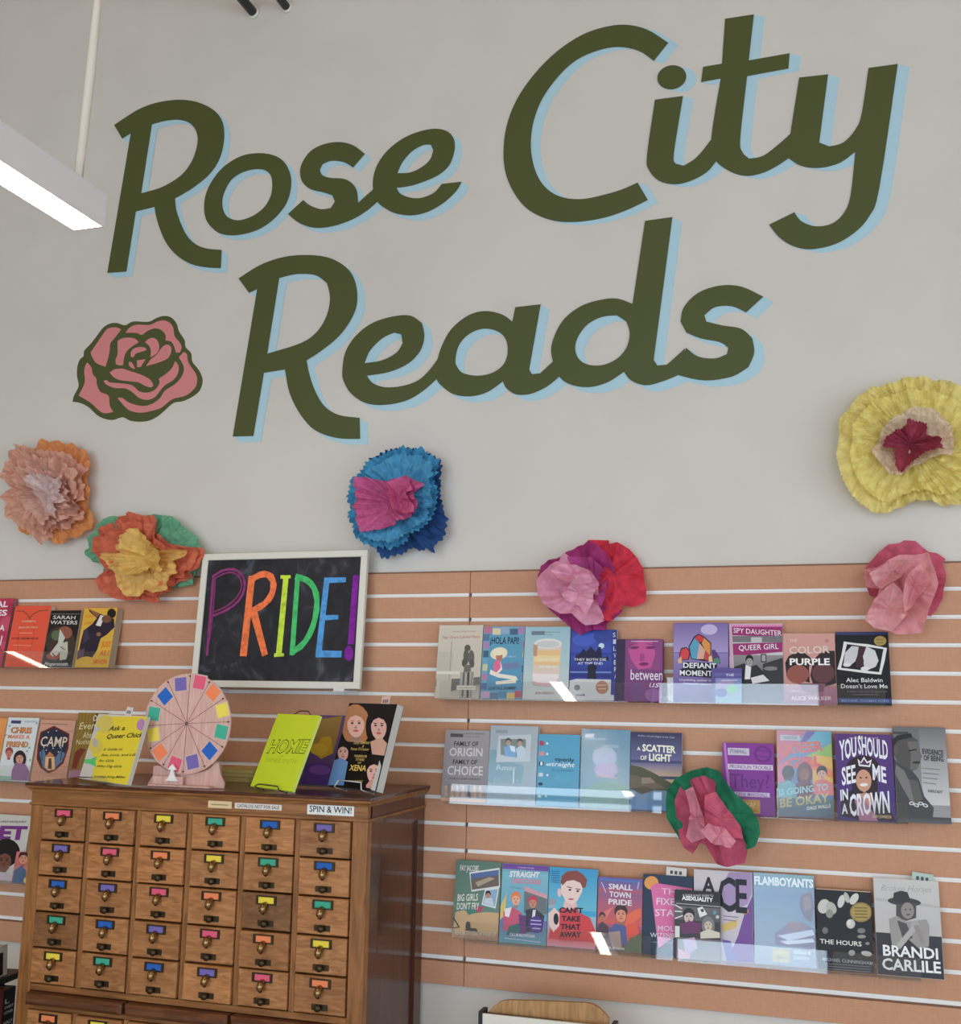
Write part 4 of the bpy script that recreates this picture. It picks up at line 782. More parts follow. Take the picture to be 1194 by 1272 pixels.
shelf_book('r2', Z2, [(723.5,904.8),(783,907.4),(782,1004.3),(719.8,1002.2)], .024, (110, 160, 186), 'pale blue sleeved hardcover washed out by glare', [
 ('r',62,68,335,525,(96,150,180),(120,160,176)), ('e',190,230,70,60,(170,186,214)), ('e',200,300,70,40,(180,170,206)), ('p',[(60,420),(120,380),(220,360),(330,395),(330,525),(60,525)],(110,160,150)), ('r',80,95,130,120,(206,222,230)), ('l',[(90,125),(200,128)],10,(150,186,206)), ('l',[(165,165),(270,170)],16,(140,176,200)), ('l',[(140,330),(260,345)],10,(206,170,190))], E_, sleeve=True, hard=True, name='hardcover_book', spine=(190,200,206), pages=(222,216,206))
shelf_book('r2', Z2, [(784,908.5),(848.3,911.3),(846,1009),(782,1005)], .022, (72, 72, 112), 'paperback with a dusk sky over a coastal hill and bold cream title', [
 ('r',340,85,635,260,(52,50,84),(104,104,150)), ('r',335,260,632,350,(104,104,150),(206,176,150)), ('r',335,350,632,400,(206,182,150),(200,190,120)), ('p',[(335,275),(400,290),(480,330),(570,385),(600,400),(560,425),(335,425)],(84,84,60)), ('p',[(335,330),(390,345),(500,390),(540,415),(335,420)],(112,100,84)), ('p',[(400,350),(450,350),(480,380),(400,385)],(150,136,116)), ('r',332,415,630,548,(120,150,180),(110,150,200)), ('p',[(335,410),(420,400),(480,420),(400,445)],(90,80,70)),
 ('t','A',374,193,395,194,20,(244,240,220),.03), ('t','SCATTER',405,197,597,213,38,(248,244,226),.035), ('t','OF',393,248,430,250,24,(244,240,220),.02), ('t','LIGHT',443,252,572,262,38,(248,244,226),.035), ('t','Author of Last Night at the Club',380,112,592,128,10,(200,200,220),0)], E_)
shelf_book('r2', Z2, [(899.5,923.8),(960.4,922.7),(964,1010),(896,1008)], .012, (138, 56, 148), 'purple paperback with white title strips and an orange sticker', [
 ('r',870,155,1160,552,(138,54,150),(128,58,150)), ('l',[(882,155),(905,540)],14,(190,120,196)), ('r',898,180,1015,215,(206,196,214)), ('t','STONEWALL',908,205,1000,207,18,(96,80,110),.01), ('e',1090,205,50,44,(112,40,130)), ('e',1090,205,36,32,(138,54,150)), ('l',[(1050,185),(1130,190)],6,(112,40,130)), ('l',[(1050,215),(1130,220)],6,(112,40,130)), ('r',895,262,1148,290,(222,206,226)), ('t','PRONOUN TROUBLE',905,284,1140,286,18,(120,70,136),.008), ('t','They?',905,390,1130,390,76,(104,36,122),.004), ('r',925,412,1132,440,(214,196,220)), ('t','GENE MARSHALL',935,434,1120,436,18,(130,84,146),.008), ('r',965,455,1075,538,(206,150,80)), ('t','YA?',990,500,1045,502,30,(236,206,150),.02), ('l',[(980,520),(1060,522)],6,(180,120,56))], E_)
shelf_book('r2', Z2, [(965.5,906.5),(1033.8,909),(1036,1014.7),(966.5,1010)], .020, (206, 110, 90), 'bright rainbow coloured paperback with three cartoon girls and orange title', [
 ('r',288,65,575,490,(120,150,190),(84,110,150)), ('p',[(288,65),(440,65),(360,180),(288,230)],(206,96,120)), ('p',[(440,65),(490,66),(400,160)],(96,70,150)), ('p',[(490,66),(565,70),(568,130),(430,160)],(90,170,190)), ('p',[(568,130),(570,220),(440,190)],(150,190,90)), ('p',[(470,180),(570,200),(572,380),(470,340)],(236,180,70)), ('p',[(440,190),(572,260),(575,300),(440,240)],(240,130,60)), ('p',[(290,230),(360,200),(330,330),(292,340)],(216,110,140)),
 ('t','QUEER',300,178,525,165,44,(226,96,76),.04), ('t','GIRL',345,245,515,238,46,(222,88,92),.04), ('f',350,275,52,66,(60,44,48),(26,22,30),'short'), ('f',430,270,50,70,(150,90,70),(110,40,50),'long'), ('f',515,275,46,58,(226,170,140),(40,30,36),'short'), ('p',[(300,320),(350,300),(390,330),(400,400),(300,420)],(110,160,170)), ('p',[(385,320),(430,300),(480,330),(470,390),(390,390)],(110,50,66)), ('p',[(480,310),(520,300),(570,320),(572,380),(470,370)],(226,120,120)), ('r',292,380,575,490,(96,130,140),(70,80,110)),
 ('t','IS GOING TO',305,375,545,352,30,(150,206,206),.02), ('t','BE OKAY',308,430,550,408,40,(206,186,120),.03), ('t','DALE WALLS',440,445,555,435,16,(240,236,230),.02), ('r',312,88,412,118,(196,196,206)), ('t','YOUTH',330,110,395,110,14,(80,80,100),.01)], F_, sleeve=True)
shelf_book('r2', Z2, [(1038.7,909),(1111.5,915),(1110.2,1018.6),(1039,1014.2)], .024, (78, 48, 120), 'violet paperback with brushy white lettering around a smiling curly haired girl', [
 ('r',580,75,870,505,(92,54,120),(66,48,124)), ('t','Award winning novel',655,105,800,112,8,(200,180,206),0), ('p',[(600,470),(610,380),(680,340),(770,350),(830,430),(865,500),(700,500)],(40,28,46)), ('f',718,300,92,120,(206,150,120),(44,26,34),'afro'), ('e',690,330,30,60,(44,26,34)), ('e',755,335,32,60,(44,26,34)), ('e',720,310,38,52,(212,156,128)), ('e',706,296,5,4,(30,20,24)), ('e',734,297,5,4,(30,20,24)), ('e',720,330,20,8,(240,236,232)), ('p',[(690,370),(750,370),(770,420),(700,440),(670,410)],(206,150,130)), ('p',[(670,390),(700,380),(760,460),(780,500),(690,500)],(176,120,150)),
 ('p',[(695,205),(710,222),(727,196),(742,222),(765,212),(755,248),(700,240)],(240,236,244)), ('p',[(705,218),(712,228),(727,208),(740,230),(755,224),(750,240),(706,233)],(78,46,84)),
 ('t','YOU',605,208,692,190,90,(240,238,246),.03), ('t','SHOULD',700,180,845,215,86,(240,238,246),.025), ('t','SEE',612,328,682,315,80,(240,238,246),.025), ('t','ME',765,305,830,325,70,(240,238,246),.03), ('t','IN',602,400,640,395,48,(240,238,246),.03), ('t','A',606,462,636,460,44,(240,238,246),.03), ('t','CROWN',645,470,838,458,92,(240,238,246),.03), ('t','LEAH JOHNSON',755,482,842,488,14,(230,206,160),.01)], F_, front=.012)
shelf_book('r2', Z2, [(1112.5,900.2),(1180,906.5),(1176.4,1017.3),(1110.5,1017)], .016, (120, 118, 120), 'greyscale paperback with a bare shouldered man in profile and wire bracelet', [
 ('r',838,38,1140,500,(112,110,112),(160,158,160)), ('r',1010,60,1140,420,(120,118,120),(206,204,204)), ('r',875,65,955,85,(70,70,72)), ('p',[(872,120),(900,95),(960,88),(1000,115),(1005,150),(1012,200),(985,255),(940,265),(900,240),(872,180)],(84,80,78)), ('p',[(945,120),(1000,120),(1005,160),(1015,195),(1000,215),(985,255),(950,255),(960,180)],(112,106,102)), ('l',[(950,165),(990,160)],6,(30,28,28)), ('e',985,222,20,6,(50,44,44)), ('e',885,160,12,22,(96,90,88)), ('p',[(872,100),(900,85),(970,80),(975,100),(900,112),(872,140)],(40,38,38)), ('p',[(868,200),(900,230),(960,260),(990,300),(1010,380),(1050,430),(1040,480),(960,500),(870,500)],(72,70,72)), ('p',[(880,230),(920,260),(960,350),(980,430),(950,420),(900,330),(868,270)],(124,120,118)), ('p',[(940,300),(985,310),(1000,390),(960,420)],(96,92,92)), *[('e',945+i*22,412+(i%2)*8,13,8,(226,226,226),.3*(i%2)) for i in range(4)], *[('e',945+i*22,412+(i%2)*8,8,4,(90,88,88),.3*(i%2)) for i in range(4)],
 ('t','EVIDENCE',1018,182,1118,195,24,(40,38,40),.02), ('t','OF BEING',1022,213,1116,222,24,(40,38,40),.02), *[('l',[(1010,250+i*22),(1095-8*i,258+i*22)],4,(130,128,130)) for i in range(4)], ('t','DARIUS BOST',1030,360,1098,366,12,(50,48,50),.01), ('r',868,470,1130,500,(70,68,70),(96,94,96))], F_, edge=1)
# ---------------- right panel, bottom row
shelf_book('r3', Z3, [(567.6,1068.5),(623,1070.8),(618.6,1168.7),(560.6,1165.2)], .018, (96, 124, 108), 'green paperback with two tilted snapshots above a sandy beach', [
 ('r',100,105,415,470,(92,122,106),(104,136,120)), ('p',[(90,470),(150,455),(200,480),(300,465),(400,470),(390,675),(60,655)],(206,170,126)), ('r',75,600,395,675,(176,140,106),(170,130,110)), ('p',[(160,445),(285,425),(270,465),(180,490)],(70,130,110)), ('p',[(230,430),(290,425),(275,460),(240,470)],(190,70,100)), ('p',[(190,190),(400,155),(405,290),(205,325)],(226,226,222)), ('p',[(198,200),(396,168),(396,205),(200,235)],(86,110,160)), ('p',[(200,235),(396,205),(398,280),(208,312)],(110,96,84)), ('p',[(230,260),(330,220),(370,230),(250,290)],(176,160,136)), ('p',[(300,305),(400,290),(375,440),(275,415)],(226,228,230)), ('p',[(306,315),(390,302),(370,425),(285,408)],(150,180,206)), ('f',322,345,34,46,(206,150,120),(30,24,26),'short'), ('p',[(300,370),(350,365),(365,420),(290,405)],(206,216,226)), ('e',180,570,18,36,(60,62,60)), ('p',[(160,600),(165,580),(240,585),(250,610)],(70,60,60)), ('l',[(75,510),(115,575)],8,(40,34,34)), ('l',[(70,585),(120,578)],6,(60,50,46)),
 ('t','FAY JACOBS',125,180,255,182,38,(232,230,222),.012), ('t','BIG GIRLS',105,392,250,385,46,(236,232,224),.016), ('t','DON’T FRY',100,452,258,448,46,(236,232,224),.016), ('t','REHOBOTH BEACH WRAP-UP',85,630,378,640,30,(222,208,186),.004)], G_)
shelf_book('r3', Z3, [(624.7,1071.5),(682.8,1076.7),(677.5,1171.4),(619.5,1167)], .020, (120, 176, 196), 'teal comic style paperback with a purple top band and two cartoon people', [
 ('r',425,122,755,190,(110,64,150),(120,72,160)), ('t','a romantic comedy',535,158,650,168,10,(230,220,240),.004), ('r',415,180,752,500,(130,190,206),(110,170,196)), ('r',395,500,735,690,(120,110,170),(96,160,170)), ('p',[(580,290),(740,355),(735,480),(575,470)],(110,120,120)), ('p',[(580,285),(740,350),(740,378),(580,320)],(216,160,170)), ('p',[(400,420),(455,330),(440,480),(405,520)],(226,196,110)), ('f',520,375,60,80,(240,180,150),(240,130,70),'short'), ('p',[(430,460),(500,430),(560,470),(545,600),(430,590)],(206,90,120)), ('p',[(440,440),(490,430),(470,500),(440,490)],(240,236,236)), ('f',640,400,56,70,(206,140,120),(206,60,90),'short'), ('p',[(590,450),(650,440),(720,490),(700,600),(590,600)],(60,56,70)), ('p',[(640,450),(660,450),(650,530),(630,520)],(230,230,236)), ('e',660,550,50,58,(84,60,140)), ('l',[(625,520),(695,525)],7,(206,190,226)), ('l',[(622,545),(698,550)],7,(206,190,226)), ('l',[(635,575),(690,578)],7,(206,190,226)), ('p',[(470,560),(540,540),(560,620),(450,620)],(60,110,110)), ('p',[(540,480),(590,490),(590,610),(545,610)],(110,60,120)),
 ('t','STRAIGHT',475,218,690,232,38,(246,240,240),.035,.15), ('t','EXPECTATIONS',495,262,700,278,30,(236,150,170),.03,.1), ('l',[(480,290),(560,305)],5,(96,150,170)), ('t','CALUM McSWIGGAN',475,625,650,638,20,(236,230,240),.015), ('l',[(440,640),(690,668)],5,(206,200,226))], G_)
shelf_book('r3', Z3, [(683.6,1076.4),(743.5,1080.8),(739,1179),(678.4,1171.4)], .022, (70, 168, 208), 'blue paperback with a red haired singer holding a microphone', [
 ('r',730,150,1100,470,(56,156,206),(110,190,214)), ('r',728,470,1085,733,(150,190,210),(214,130,140)), *[('l',[(770,180+i*15),(830,184+i*15)],5,(30,90,140)) for i in range(6)], ('p',[(850,430),(940,400),(960,470),(1040,510),(1075,600),(1070,720),(735,690),(760,560),(800,480)],(214,66,70)), ('p',[(865,370),(940,380),(950,430),(900,450),(850,430)],(236,196,190)), ('p',[(840,240),(870,210),(960,220),(995,270),(985,330),(950,390),(910,415),(870,390),(838,330)],(244,214,206)), ('e',826,330,14,30,(240,200,192)), ('p',[(835,260),(845,215),(880,185),(950,178),(1000,210),(1025,245),(1010,300),(990,300),(975,265),(930,245),(880,250),(850,280)],(140,72,60)), ('l',[(880,290),(915,298)],6,(100,56,50)), ('l',[(940,305),(975,310)],6,(100,56,50)), ('e',900,312,10,7,(60,50,60)), ('e',955,322,10,7,(60,50,60)), ('e',908,376,20,6,(196,96,100)), ('p',[(740,410),(790,370),(800,410),(760,440)],(176,180,190)), ('e',768,390,34,24,(150,160,170)), ('p',[(745,470),(790,430),(825,470),(820,560),(780,600),(750,550)],(240,206,196)), ('e',800,510,18,40,(30,26,32)), ('r',730,640,1080,733,(216,110,120),(214,150,160)),
 ('t','CAN’T',822,465,990,475,34,(30,20,36),.035), ('t','TAKE',838,525,970,532,34,(30,20,36),.035), ('t','THAT',830,580,970,588,34,(30,20,36),.035), ('t','AWAY',820,635,975,642,36,(30,20,36),.035), ('t','STEVEN SALVATORE',820,665,980,672,16,(176,70,80),.008)], G_)
shelf_book('r3', Z3, [(744.7,1088),(799,1092.8),(796.8,1181.6),(740,1178)], .016, (176, 96, 120), 'violet and red paperback with a dark haired boy and white stacked title', [
 ('r',75,152,375,250,(96,100,166),(140,100,150)), ('r',70,250,372,480,(150,96,140),(214,96,84)), ('r',60,480,368,660,(150,84,96),(96,96,80)), ('l',[(90,170),(340,195)],12,(86,120,190)), ('l',[(100,190),(130,260)],6,(200,200,230)), ('l',[(350,195),(340,240)],6,(200,200,230)), ('p',[(80,400),(180,350),(120,440)],(226,120,110)), ('p',[(270,400),(360,360),(360,420),(250,500)],(236,110,80)), ('f',100,420,40,54,(196,120,100),(70,50,60),'short'), ('p',[(70,470),(100,450),(140,480),(140,560),(65,560)],(84,60,76)), ('f',228,400,76,100,(226,150,120),(70,36,40),'short'), ('p',[(140,510),(190,460),(260,480),(280,600),(150,600)],(84,96,150)), ('p',[(260,470),(330,450),(350,520),(270,600)],(230,90,70)), ('e',95,588,26,26,(206,206,206)), ('e',95,588,16,16,(120,96,104)), ('p',[(140,520),(220,510),(230,620),(170,630)],(176,150,140)), ('p',[(280,560),(365,530),(362,655),(250,650)],(96,110,80)),
 ('t','SMALL',148,235,308,248,34,(240,228,236),.03), ('t','TOWN',152,285,296,298,34,(240,228,236),.03), ('t','PRIDE',145,333,302,346,34,(240,228,236),.03), ('t','PHIL STAMPER',120,628,250,638,14,(236,226,230),.012)], H_)
shelf_book('r3', Z3, [(800,1084.9),(862.6,1089.9),(859,1190),(797.3,1182.5)], .022, (34, 52, 78), 'navy hardcover with a pink ribbon triangle and orange disc', [
 ('e',434,198,48,46,(236,160,84)), ('p',[(430,225),(470,200),(725,245),(600,480),(472,632)],(226,110,166)), ('p',[(430,225),(600,240),(580,560),(472,632)],(230,116,172)), ('t','THE',500,275,640,285,40,(240,206,226),.01), ('t','FIXED',465,345,640,356,44,(244,220,234),.012), ('t','STARS',455,420,660,432,44,(244,220,234),.012), ('t','MOLLY',470,520,640,528,34,(240,214,230),.006), ('t','WIZENBERG',420,560,660,575,30,(226,222,230),.006), ('l',[(430,590),(560,602)],4,(150,150,170)), ('p',[(560,580),(600,590),(598,700),(565,690)],(110,70,120))], H_, hard=True, name='hardcover_book', pages=(222,216,206))
shelf_book('r3', Z3, [(863.6,1079.9),(935.8,1083.6),(935.5,1197),(860.5,1190.5)], .020, (206, 196, 206), 'white and lilac paperback with giant black capitals behind a smaller comic', [
 ('r',725,108,1117,745,(216,206,206),(206,196,210)), ('p',[(960,125),(1117,128),(1110,270),(1080,340),(1000,380),(900,330),(920,200)],(176,150,190)), ('p',[(1115,280),(1117,745),(930,745),(1010,560),(1060,400)],(124,84,156)), ('p',[(900,480),(1015,440),(1000,500),(910,530)],(222,190,110)), ('e',1060,388,26,22,(216,160,80)), ('t','A',775,262,865,268,100,(30,26,32),.03), ('t','C',880,380,1000,388,215,(30,26,36),.02), ('t','E',1000,392,1078,398,215,(30,26,36),.02), ('l',[(915,420),(1015,430)],6,(130,110,150)), ('l',[(915,445),(1000,455)],6,(130,110,150)), ('p',[(905,580),(960,590),(1000,745),(930,745)],(120,100,180))], H_, sleeve=False)
shelf_book('r3', Z3, [(838.7,1103.3),(897.1,1109.8),(893,1196),(837,1190)], .008, (66, 62, 66), 'thin charcoal comic guide with line drawn characters, in front of lilac book', [
 ('r',590,235,907,345,(40,38,42)), ('t','A QUICK & EASY GUIDE TO',645,285,858,300,13,(226,222,226),.006), ('t','ASEXUALITY',640,312,855,336,27,(250,248,248),.04), ('l',[(600,335),(900,372)],4,(206,204,206)), ('r',585,350,905,480,(110,106,108),(96,92,96)), ('l',[(590,345),(640,375)],8,(230,228,228)), ('l',[(590,390),(640,395)],8,(230,228,228)), ('l',[(590,440),(650,420)],8,(230,228,228)), ('p',[(745,375),(780,365),(812,420),(760,440)],(236,234,232)), ('p',[(765,385),(785,380),(790,400),(775,405)],(60,56,60)), ('f',685,430,70,90,(216,196,186),(44,40,44),'short'), ('f',815,490,56,80,(206,196,176),(130,126,128),'long'), ('p',[(620,480),(690,460),(770,480),(760,545),(640,545)],(110,56,100)), ('r',590,490,620,570,(230,228,226)), ('p',[(760,540),(815,520),(890,545),(890,580),(760,580)],(216,210,190)), ('e',862,410,12,14,(110,160,170)), ('e',880,440,12,12,(206,204,206)), ('r',600,565,900,735,(120,116,118),(150,146,146)), ('p',[(640,580),(720,570),(740,640),(660,690)],(196,170,200)), ('p',[(610,640),(690,680),(680,710),(612,708)],(216,170,180))], H_, front=.024)
shelf_book('r3', Z3, [(937,1083),(1011.8,1088.7),(1013.5,1205.7),(937,1197.7)], .022, (120, 146, 176), 'large sleeved pale blue hardcover with a bowed figure and white capitals', [
 ('r',72,100,400,200,(110,150,160),(110,146,170)), ('r',70,200,412,635,(110,140,176),(150,160,176)), ('t','FLAMBOYANTS',78,165,398,190,42,(236,240,244),.045), ('p',[(330,230),(385,210),(400,300),(385,380),(350,360),(320,290)],(120,110,130)), ('p',[(340,240),(380,230),(385,300),(350,320)],(150,130,140)), ('p',[(180,440),(260,380),(340,380),(400,420),(405,520),(190,520)],(130,120,150)), ('p',[(200,450),(390,420),(400,450),(260,480)],(206,210,226)), ('p',[(210,480),(390,470),(400,490),(250,500)],(216,220,232)), ('e',290,400,50,24,(150,120,130)), ('r',70,490,412,635,(150,160,180),(140,150,172)), ('r',170,515,262,602,(206,180,106)), ('l',[(190,540),(245,545)],7,(236,216,150)), ('l',[(190,570),(245,575)],7,(170,140,70)), ('t','GEORGE M.',285,550,380,562,20,(230,236,244),.012), ('t','JOHNSON',285,580,370,590,18,(220,228,240),.008)], I_, sleeve=True, hard=True, name='hardcover_book', pages=(222,216,206))
shelf_book('r3', Z3, [(1015,1102.5),(1083,1108),(1085.2,1210.3),(1015,1203.4)], .020, (26, 25, 27), 'black paperback with scattered pale flower petals and round gold seal', [
 ('r',410,185,712,215,(214,180,150)), ('r',410,202,720,655,(22,21,23),(34,34,38)), ('e',455,285,32,40,(206,204,196),.4), ('e',495,295,26,36,(186,184,176),-.5), ('e',485,325,20,24,(150,148,140)), ('e',550,260,18,36,(214,212,204),.3), ('e',580,240,14,30,(190,188,180),-.3), ('e',620,248,20,34,(216,214,206),.6), ('e',598,382,24,26,(206,204,196)), ('e',590,375,12,16,(226,224,216)), ('e',458,416,16,18,(120,118,112)), ('e',655,420,22,14,(130,128,122)), ('e',600,540,18,16,(170,168,160)), ('e',680,545,30,14,(190,188,180),.2), ('e',655,452,24,10,(150,148,140)), ('e',686,490,12,8,(140,138,130)), ('e',655,320,60,54,(150,130,70)), ('e',655,320,52,46,(176,152,84)), *[('l',[(620,295+i*17),(690,298+i*17)],6,(120,100,46)) for i in range(4)],
 ('t','THE HOURS',428,485,655,505,24,(236,232,226),.015), ('t','MICHAEL CUNNINGHAM',440,580,712,608,18,(176,180,190),.01), *[('l',[(450,595+i*14),(700,618+i*14)],4,(120,124,136)) for i in range(3)]], I_)
shelf_book('r3', Z3, [(1087.5,1088.7),(1170.1,1096.7),(1169.7,1221.8),(1087.5,1211.4)], .028, (196, 192, 188), 'large grey hardcover with a woman in a brimmed hat and white capitals', [
 ('r',730,125,1090,440,(206,202,198),(196,192,190)), ('r',730,430,1090,705,(56,54,58),(46,46,54)), ('p',[(735,240),(900,260),(1090,300),(1090,312),(735,255)],(186,182,180)), ('t','Broken Horses',770,200,1050,222,34,(170,166,164),-.004,.35), ('e',895,268,92,24,(66,62,62),.12), ('p',[(832,260),(840,215),(880,205),(915,215),(930,262),(880,275)],(56,52,54)), ('p',[(850,280),(960,280),(955,360),(900,375),(845,350)],(84,76,74)), ('e',910,318,36,46,(150,142,138)), ('e',900,312,5,4,(40,36,36)), ('e',925,312,5,4,(40,36,36)), ('e',912,340,12,4,(90,76,76)), ('p',[(805,360),(850,345),(900,380),(960,375),(1010,370),(1025,410),(1015,520),(960,530),(900,470),(860,530),(815,510)],(160,154,150)), ('p',[(850,370),(900,390),(930,470),(880,490)],(84,80,80)), ('e',945,400,24,26,(176,170,166)), ('l',[(850,515),(945,410)],30,(184,178,174)), ('l',[(985,500),(950,400)],26,(150,144,142)),
 ('t','BRANDI',765,558,1062,592,56,(246,244,244),.025), ('t','CARLILE',757,632,1072,668,58,(246,244,244),.025)], I_, hard=True, name='hardcover_book', pages=(222,216,206))
for zs, segs, py, nm, tl in ((Z1, [(546, 812), (819, 1100)], 870, 'upper', (7.7, 8.0)), (Z2, [(552, 822), (829, 1128)], 1003, 'middle', (8.5, 14.0)), (Z3, [(576, 836), (842, 1143)], 1185, 'bottom', (15.6, 8.5))):
    for (a, b), sd, t in zip(segs, ('left', 'right'), tl): acrylic_shelf(zs, a, b, py, 'clear acrylic lipped shelf, %s half of the %s row on the right panel' % (sd, nm), tilt=t)
bookmark(840, 1089, .056, .024, -0.024, 3, 'white paper slip sticking up behind the navy hardcover')
bookmark(1146, 1097, .052, .025, -0.024, 6, 'pale green slip sticking out of the book with the hat portrait', (186, 206, 196))
# ---------------- left panel, upper row
ZL1 = onY(70, 829, YB0).z; ZL2 = onY(60, 972, YB0).z
shelf_book('l1', ZL1, [(-42, 743.6),(16.6,743.6),(2.3,830),(-58,829)], .020, (190, 60, 90), 'crimson paperback with white hand lettering, cut by the left edge of the picture', [
 ('e',60,300,60,60,(206,84,110)), ('e',90,180,40,50,(170,50,80)), ('t','REAL',-120,165,58,160,46,(244,230,234),.03), ('t','LIES',-110,235,52,232,46,(244,230,234),.03), ('t','I AM A',-140,360,35,358,46,(244,230,234),.03), ('l',[(18,400),(5,480)],9,(244,230,234)), ('e',40,490,30,40,(206,84,110))], J_, hard=True, name='hardcover_book', pages=(150,130,124))
shelf_book('l1', ZL1, [(18.8,752.6),(65,752.6),(49.5,828.7),(5.3,829.5)], .024, (236, 92, 66), 'vermilion paperback with faint rope drawing and small centred type', [
 ('l',[(135,195),(190,195),(235,230),(245,270)],8,(150,76,56)), ('l',[(400,190),(330,195),(270,225),(240,265)],8,(150,76,56)), ('l',[(235,240),(180,320),(150,400),(150,520)],5,(196,84,64)), ('l',[(255,260),(290,320),(280,400),(250,520)],5,(196,84,64)), ('t','CARMEN',180,292,292,292,16,(236,200,170),.006), ('t','MARIA MACHADO',155,345,310,342,15,(236,200,170),.006), ('l',[(160,383),(265,383)],4,(240,190,150)), ('t','IN THE DREAM HOUSE',95,437,315,435,16,(60,40,40),.006), ('l',[(110,485),(260,487)],3,(240,190,150)), ('l',[(40,610),(120,590)],4,(196,84,64))], J_)
shelf_book('l1', ZL1, [(65.6,757.9),(101.8,758.6),(88.5,827),(50.2,825.7)], .026, (34, 30, 30), 'black paperback showing two white gloves and silver lettering', [
 ('e',500,440,120,130,(70,56,48)), ('e',540,360,60,50,(150,90,70)), ('e',470,380,44,40,(96,110,80)), ('e',440,545,60,30,(160,80,60)), ('l',[(430,212),(665,218)],3,(150,146,140)), ('t','SARAH',445,250,625,258,26,(226,222,214),.01), ('t','WATERS',420,290,640,298,28,(226,222,214),.012), ('p',[(500,330),(540,400),(520,440),(560,430),(470,540),(430,550),(410,525),(480,440)],(206,204,190)), ('p',[(520,440),(560,430),(560,520),(545,575),(490,582),(495,510)],(196,194,180)), ('l',[(430,520),(450,545)],8,(50,46,40)), ('l',[(500,470),(540,500)],6,(60,56,50)), ('t','Fingersmith',360,620,555,628,26,(230,226,220),.008,.25)], J_)
shelf_book('l1', ZL1, [(105.5,754.9),(146.2,755.6),(134.2,831),(92,830)], .034, (222, 172, 60), 'thick yellow paperback with a dark suited figure leaping diagonally', [
 ('r',600,165,970,670,(226,178,64),(222,176,70)), ('p',[(735,175),(830,215),(880,240),(940,260),(950,330),(880,390),(830,420),(800,520),(760,580),(720,570),(640,580),(660,470),(690,350),(760,300),(800,250),(740,195)],(44,36,52)), ('p',[(730,170),(830,215),(800,245)],(150,96,66)), ('p',[(830,225),(865,235),(830,320),(790,310)],(230,224,216)), ('p',[(690,350),(720,330),(740,420),(680,470)],(66,56,76)), ('e',920,215,36,40,(40,26,24)), ('e',880,260,40,32,(120,78,62)), ('e',815,385,20,18,(150,100,76)), ('p',[(640,520),(700,500),(690,570),(630,600)],(96,70,90)), ('t','CLEO',700,245,770,245,22,(226,120,50),.015), ('t','LORD',695,300,760,300,22,(226,120,50),.015), ('t','JUST',835,490,912,495,44,(226,104,44),.02), ('t','AS I',820,565,895,568,44,(226,104,44),.02), ('t','AM NOW',760,635,880,640,40,(226,104,44),.02)], J_, hard=False, pages=(176,160,140))
acrylic_shelf(ZL1, -70, 138, 832, 'clear acrylic lipped shelf in the upper row on the left panel', tilt=7.6)
# ---------------- left panel, second row
shelf_book('l2', ZL2, [(-34, 891),(5.6,891.5),(-1.5,972.2),(-46,972)], .018, (232, 150, 80), 'orange book only just showing at the left edge beside the white one', [('r',-100,200,20,400,(236,160,90),(226,140,80))], K_)
shelf_book('l2', ZL2, [(6.7,891.8),(47.7,891),(36,972.2),(-0.5,972.2)], .016, (222, 226, 226), 'white illustrated paperback with chunky orange letters and two cartoon children', [
 ('r',65,215,140,240,(60,70,110)), ('t','ALEX GINO',168,228,265,225,16,(110,150,160),.01), *[('e',x,y,6,9,(110,170,160),.6) for x,y in ((30,340),(55,262),(265,230),(200,455),(215,430),(10,490),(225,520))], ('t','CHRIS',65,318,228,315,44,(70,60,70),.05), ('t','CHRIS',62,316,225,313,42,(232,150,84),.03), ('t','MAKES A',48,363,215,360,28,(226,130,84),.03), ('t','FRIEND',42,428,205,425,38,(70,60,70),.05), ('t','FRIEND',40,426,202,423,36,(232,160,90),.03), ('f',68,475,50,66,(206,130,110),(150,70,60),'short'), ('f',150,510,60,80,(214,160,140),(50,36,44),'long'), ('p',[(100,600),(120,545),(190,550),(225,600),(215,665),(95,665)],(150,110,150)), ('p',[(0,640),(100,640),(100,668),(0,668)],(150,190,170))], K_)
shelf_book('l2', ZL2, [(50.5,893.5),(92.1,895.2),(83.8,970.6),(37.5,972.6)], .016, (206, 152, 128), 'tan wood grain paperback with a dark shield emblem', [
 ('r',225,200,550,660,(212,160,136),(206,150,128)), *[('l',[(245,y),(545,y+6)],3,(176,120,100)) for y in (280,345,460,530,590)], ('p',[(400,245),(512,300),(510,400),(480,510),(420,570),(370,594),(310,560),(275,490),(282,380),(300,290)],(96,40,40)), ('p',[(398,262),(498,310),(495,400),(468,500),(415,555),(370,575),(322,545),(290,485),(296,385),(312,300)],(38,44,66)), ('p',[(296,440),(330,410),(350,470),(420,470),(455,420),(490,440),(468,500),(415,555),(370,575),(322,545)],(96,120,150)), ('p',[(375,430),(410,460),(345,470)],(206,130,80)), ('p',[(345,470),(410,465),(420,560),(370,575),(340,550)],(230,180,130)), ('p',[(370,480),(390,480),(395,560),(365,560)],(80,60,60)), ('l',[(315,420),(318,500)],8,(50,80,90)), ('l',[(465,400),(460,490)],8,(50,80,90)), *[('e',x,y,4,4,(236,236,240)) for x,y in ((330,400),(400,405),(440,430),(360,290),(420,280),(455,400),(350,420))], ('t','CAMP',300,392,495,392,70,(226,206,190),.012), ('t','L. C. ROSEN',285,650,410,648,26,(222,190,160),.01), ('l',[(310,228),(500,238)],5,(150,110,96))], K_)
